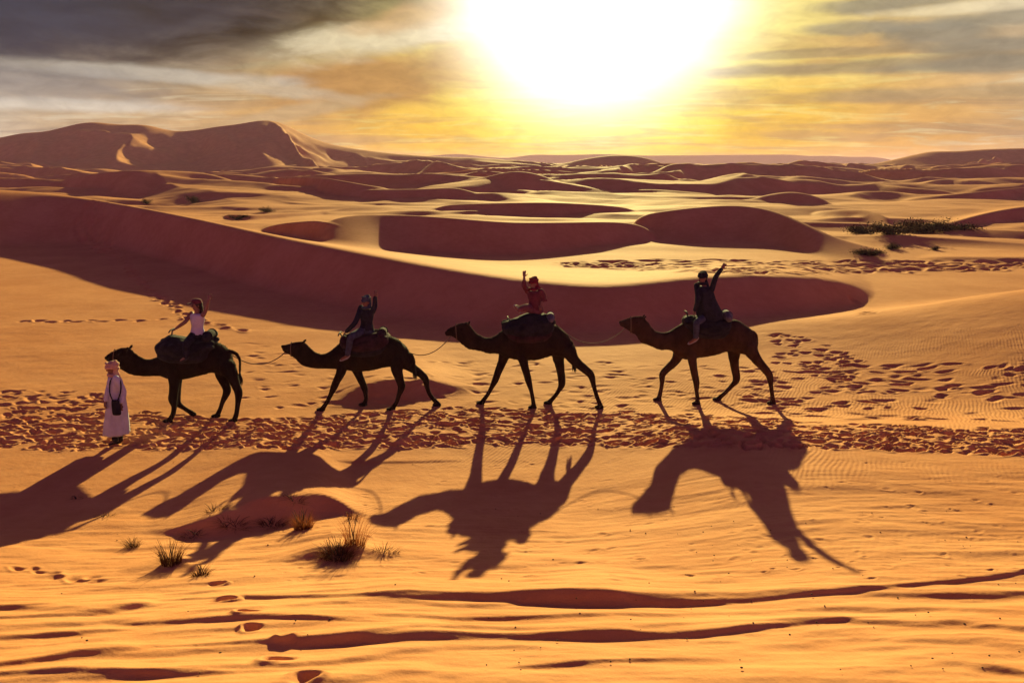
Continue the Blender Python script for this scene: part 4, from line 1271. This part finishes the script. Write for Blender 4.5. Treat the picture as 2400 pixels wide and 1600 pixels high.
link('robe', MB().loft(rb, n=48, res=6, fold=lambda t, th: 1 + (0.01 + 0.055 * t) * np.sin(8 * th + 2.5 * t) + 0.02 * t * np.sin(15 * th)).mesh('robe'), M_LAV, wk)
# his shoulder bag
bg = MB()
bc = VW.p(282, 1150, -0.26)
bg.loft([(bc + UP * 0.14, np.array([0.055, 0, 0]), np.array([0, 0.018, 0])), (bc + UP * 0.12, np.array([0.075, 0, 0]), np.array([0, 0.04, 0])), (bc - UP * 0.05, np.array([0.085, 0, 0]), np.array([0, 0.055, 0])), (bc - UP * 0.15, np.array([0.08, 0, 0]), np.array([0, 0.045, 0])), (bc - UP * 0.17, np.array([0.05, 0, 0]), np.array([0, 0.02, 0]))], n=20, res=4)
bag = empty('shoulder_bag', bc - UP * 0.17)
props(bag, 'dark cloth bag slung at the hip of the guide on foot', 'bag')
link('pouch', bg.mesh('bag_pouch'), M_BLACK, bag)
link('strap', MB().tube([bc + UP * 0.13 + np.array([0.05, 0, 0]), VW.p(325, 1000, -0.22), VW.p(318, 900, -0.12), VW.p(262, 880, -0.06), VW.p(228, 920, -0.15), VW.p(225, 1020, -0.20), bc + UP * 0.13 - np.array([0.05, 0, 0])], 0.014, n=6, res=4).mesh('bag_strap'), M_BLACK, bag)


# ------------------------------------------------------------------ lead ropes
def rope(A, B, sag, label, ring=None):
    A, B = np.array(A), np.array(B)
    n = 24
    P = []
    for t in np.linspace(0, 1, n):
        p = A + (B - A) * t
        p[2] -= sag * 4 * t * (1 - t)
        p[2] = max(p[2], gz(p[0], p[1]) + 0.03)
        P.append(p)
    root = empty('lead_rope', A)
    props(root, label, 'rope', 'ropes that tie the caravan together')
    link('line', MB().tube(P, 0.011, n=6, smooth=False).mesh('rope_line'), M_ROPE, root)
    if ring is not None:
        c, a, b_ = ring
        lp = [c + a * 1.10 * math.cos(q) + b_ * 1.14 * math.sin(q) for q in np.linspace(0, 2 * math.pi, 20)]
        link('halter', MB().tube(lp, 0.010, n=6, smooth=False).mesh('rope_halter'), M_ROPE, root)
    return root


rope(S1[1][0] - S1[1][1] * 0.9, AW['a'][2], 0.10, 'short rope from the lowered camel muzzle to the hand of the guide', S1[2])
rope(S2[1][0] - S2[1][1] * 0.9, V1.p(1215, 560), 0.38, 'rope slung from the low necked camel to the saddle under the white top', S2[2])
rope(S3[1][0] - S3[1][1] * 0.9, V2.p(1375, 620), 0.42, 'rope slung from the camel under the crimson scarf to the saddle ahead', S3[2])
rope(S4[1][0] - S4[1][1] * 0.9, V3.p(1225, 600), 0.42, 'rope slung from the russet camel to the saddle ahead', S4[2])

# ------------------------------------------------------------------ grass tufts and bushes
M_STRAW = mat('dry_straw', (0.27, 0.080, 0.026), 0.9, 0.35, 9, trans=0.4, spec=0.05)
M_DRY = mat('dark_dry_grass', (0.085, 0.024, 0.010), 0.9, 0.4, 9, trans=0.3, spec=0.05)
M_TWIG = mat('woody_twig', (0.06, 0.035, 0.022), 0.9, 0.3, 20)
M_LEAF = mat('dusty_desert_leaf', (0.040, 0.021, 0.013), 0.9, 0.35, 6, trans=0.1, spec=0.05)


def tuft(px, py, n, hgt, spread, lean, m, label, seed, flat=1.0, name='grass_tuft'):
    rr = random.Random(seed)
    q = ground_at(px, py)
    v, f = [], []
    stems = MB()
    for i in range(n):
        a = rr.uniform(0, 6.283)
        r0 = spread * 0.42 * math.sqrt(rr.random())
        bx, by = q[0] + r0 * math.cos(a) * 1.4, q[1] + r0 * math.sin(a) * flat
        bz = gz(bx, by) - 0.02
        L = hgt * rr.uniform(0.35, 1.0)
        out = spread * rr.uniform(0.15, 0.9)
        d = np.array([math.cos(a) * out + lean * hgt, math.sin(a) * out, 0])
        w = rr.uniform(0.0022, 0.0042)
        s = unit(np.array([rr.uniform(-1, 1), rr.uniform(-1, 1), 0])) * w
        o = len(v)
        for t in (0, 0.35, 0.7, 1.0):
            p = np.array([bx, by, bz]) + d * t * t + UP * L * (t - 0.25 * t * t * min(1, out / hgt))
            k = 1 - 0.85 * t
            v += [tuple(p - s * k), tuple(p + s * k)]
        for j in range(3):
            f.append((o + 2 * j, o + 2 * j + 1, o + 2 * j + 3, o + 2 * j + 2))
    root = empty(name, q)
    props(root, label, 'grass', 'dry grass tufts in front of the caravan')
    me = bpy.data.meshes.new('blades')
    me.from_pydata([tuple(map(float, p)) for p in v], [], f)
    link('blades', me, m, root)
    for i in range(max(4, n // 30)):
        a = rr.uniform(0, 6.283)
        p0 = q + np.array([rr.uniform(-.3, .3) * spread, rr.uniform(-.2, .2) * spread, 0])
        p0[2] = gz(p0[0], p0[1]) - 0.02
        p2 = p0 + np.array([math.cos(a) * spread * 0.5, math.sin(a) * spread * 0.4, hgt * rr.uniform(0.7, 1.15)])
        stems.tube([p0, (p0 + p2) / 2 + UP * 0.03, p2], [0.005, 0.004, 0.002], n=5, res=2)
    link('stalks', stems.mesh('stalks'), M_TWIG, root)
    return root


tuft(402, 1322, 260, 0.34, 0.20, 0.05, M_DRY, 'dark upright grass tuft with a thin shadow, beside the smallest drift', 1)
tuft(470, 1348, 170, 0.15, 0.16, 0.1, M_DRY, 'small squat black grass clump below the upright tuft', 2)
tuft(712, 1238, 420, 0.30, 0.22, -0.05, M_STRAW, 'rounded straw bush standing in front of the dark hollow', 3)
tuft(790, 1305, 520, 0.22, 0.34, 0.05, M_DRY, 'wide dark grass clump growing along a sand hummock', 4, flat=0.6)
tuft(832, 1278, 150, 0.50, 0.22, 0.06, M_STRAW, 'tall thin straw stalks rising behind the wide grass clump', 5)
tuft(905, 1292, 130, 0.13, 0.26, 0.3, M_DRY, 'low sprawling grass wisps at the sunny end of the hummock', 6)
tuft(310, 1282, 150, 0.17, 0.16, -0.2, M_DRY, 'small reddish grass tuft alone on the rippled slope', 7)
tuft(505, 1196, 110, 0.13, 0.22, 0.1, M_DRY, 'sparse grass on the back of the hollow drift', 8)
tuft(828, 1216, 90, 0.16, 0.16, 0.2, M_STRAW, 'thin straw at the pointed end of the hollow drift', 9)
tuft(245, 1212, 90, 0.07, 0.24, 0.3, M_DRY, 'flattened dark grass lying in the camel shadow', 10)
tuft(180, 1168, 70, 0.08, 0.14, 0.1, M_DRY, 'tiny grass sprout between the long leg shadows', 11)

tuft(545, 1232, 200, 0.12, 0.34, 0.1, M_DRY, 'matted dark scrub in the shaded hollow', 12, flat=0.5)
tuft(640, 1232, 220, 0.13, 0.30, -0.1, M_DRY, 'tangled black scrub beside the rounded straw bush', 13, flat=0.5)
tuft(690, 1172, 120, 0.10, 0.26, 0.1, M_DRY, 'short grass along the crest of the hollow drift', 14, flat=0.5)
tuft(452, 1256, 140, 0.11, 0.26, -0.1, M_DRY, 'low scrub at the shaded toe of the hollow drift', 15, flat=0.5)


def bush(px, py, size, hgt, label, seed, wide=1.5):
    rr = random.Random(seed)
    size, hgt = (size * 1.25, hgt * 0.95) if 'row' in label else (size * (0.85 if px > 1500 else 0.6), hgt * 0.75)
    q = ground_at(px, py)
    root = empty('desert_bush', q)
    props(root, label, 'bush', 'dark bushes among the dunes')
    tw = MB()
    v, f = [], []
    for i in range(14):
        a = rr.uniform(0, 6.283)
        e = q + np.array([math.cos(a) * size * wide * rr.uniform(0.3, 1), math.sin(a) * size * rr.uniform(0.3, 1), hgt * rr.uniform(0.2, 0.8)])
        p0 = q + np.array([rr.uniform(-.2, .2) * size * wide, rr.uniform(-.2, .2) * size, -0.05])
        mid = (p0 + e) / 2 + np.array([0, 0, 0.12 * hgt])
        tw.tube([p0, mid, e], [0.03 * size, 0.02 * size, 0.008 * size], n=5, res=2)
        for j in range(170):
            t = rr.uniform(0.25, 1.05)
            c = (p0 * (1 - t) ** 2 + 2 * mid * t * (1 - t) + e * t * t) + np.array([rr.gauss(0, .20) * size, rr.gauss(0, .16) * size, rr.gauss(0, .14) * hgt])
            c[2] = max(c[2], gz(c[0], c[1]) + 0.02)
            s = size * rr.uniform(0.035, 0.075)
            d1, d2 = unit([rr.gauss(0, 1), rr.gauss(0, 1), rr.gauss(0, 1)]), unit([rr.gauss(0, 1), rr.gauss(0, 1), rr.gauss(0, 1)])
            o = len(v)
            v += [tuple(c - d1 * s), tuple(c + d2 * s * 0.5), tuple(c + d1 * s), tuple(c - d2 * s * 0.5)]
            f.append((o, o + 1, o + 2, o + 3))
    link('twigs', tw.mesh('twigs'), M_TWIG, root)
    me = bpy.data.meshes.new('foliage')
    me.from_pydata([tuple(map(float, p)) for p in v], [], f)
    link('foliage', me, M_LEAF, root)


bush(2040, 598, 0.85, 0.7, 'broad dark bush on the sunny sand behind the far track', 1, 1.6)
bush(2090, 584, 0.6, 0.7, 'upright dark bush just behind the broad bush', 2, 1.2)
bush(2190, 586, 0.35, 0.4, 'small lone bush on the bright sand hump', 3, 1.2)
bush(2030, 548, 1.0, 0.9, 'low bush at the foot of the shaded dune, first of a dark row', 4, 2.0)
bush(2090, 550, 1.1, 1.0, 'dense bush in the middle of the dark row', 5, 1.8)
bush(2160, 544, 1.2, 1.3, 'tallest bush of the dark row', 6, 1.5)
bush(2230, 540, 1.0, 0.8, 'spreading bush that ends the dark row', 7, 2.2)
bush(455, 476, 1.5, 1.6, 'round bush at the foot of the dark left dune', 8, 1.2)
bush(345, 478, 1.0, 1.0, 'small bush in the shade of the dark left dune', 9, 1.4)
bush(560, 515, 1.0, 0.7, 'creeping bush behind the long dune crest', 10, 2.2)
bush(625, 497, 1.1, 0.9, 'bush beside the bright path between dunes', 11, 1.8)

# scattered pebbles and droppings on the open sand
pb = MB()
rr = random.Random(5)
for i in range(190):
    q = ground_at(rr.uniform(1150, 2400), rr.uniform(1180, 1590)) if i % 5 else ground_at(rr.uniform(0, 1200), rr.uniform(1080, 1590))
    r = rr.uniform(0.004, 0.010)
    pb.ball(q + np.array([rr.uniform(-.1, .1), rr.uniform(-.1, .1), r * 0.3]), r * rr.uniform(0.8, 1.5), r, r * 0.7, n=6)
M_PEB = mat('dark_pebble', (0.07, 0.045, 0.03), 0.9, 0.4, 40)
props(link('pebbles', pb.mesh('pebbles'), M_PEB), 'dark pebbles and droppings strewn over the open sand', 'pebbles', kind='stuff')

# ------------------------------------------------------------------ dusty air
hz = bmesh.new()
bmesh.ops.create_cube(hz, size=1.0)
hm = bpy.data.meshes.new('haze')
hz.to_mesh(hm)
hz.free()
zlo, zhi = float(GZ.min()) - 1.0, float(GZ.max()) + 3.0
xm = float(np.abs(GX).max()) + 10
haze = bpy.data.objects.new('haze', hm)
haze.scale = (2 * xm, 5300 + 60, zhi - zlo)
haze.location = (0, (5300 - 60) / 2, (zhi + zlo) / 2)
COL.objects.link(haze)
m = bpy.data.materials.new('dusty_air')
m.use_nodes = True
N = NT(m.node_tree)
out = N.n('ShaderNodeOutputMaterial')
vol = N.n('ShaderNodeVolumePrincipled')
vol.inputs['Color'].default_value = (0.88, 0.62, 0.90, 1)
vol.inputs['Density'].default_value = 0.00015
vol.inputs['Anisotropy'].default_value = 0.15
N.t.links.new(vol.outputs[0], out.inputs['Volume'])
hm.materials.append(m)
props(haze, 'thin dusty evening air over the whole desert', 'haze', kind='stuff')
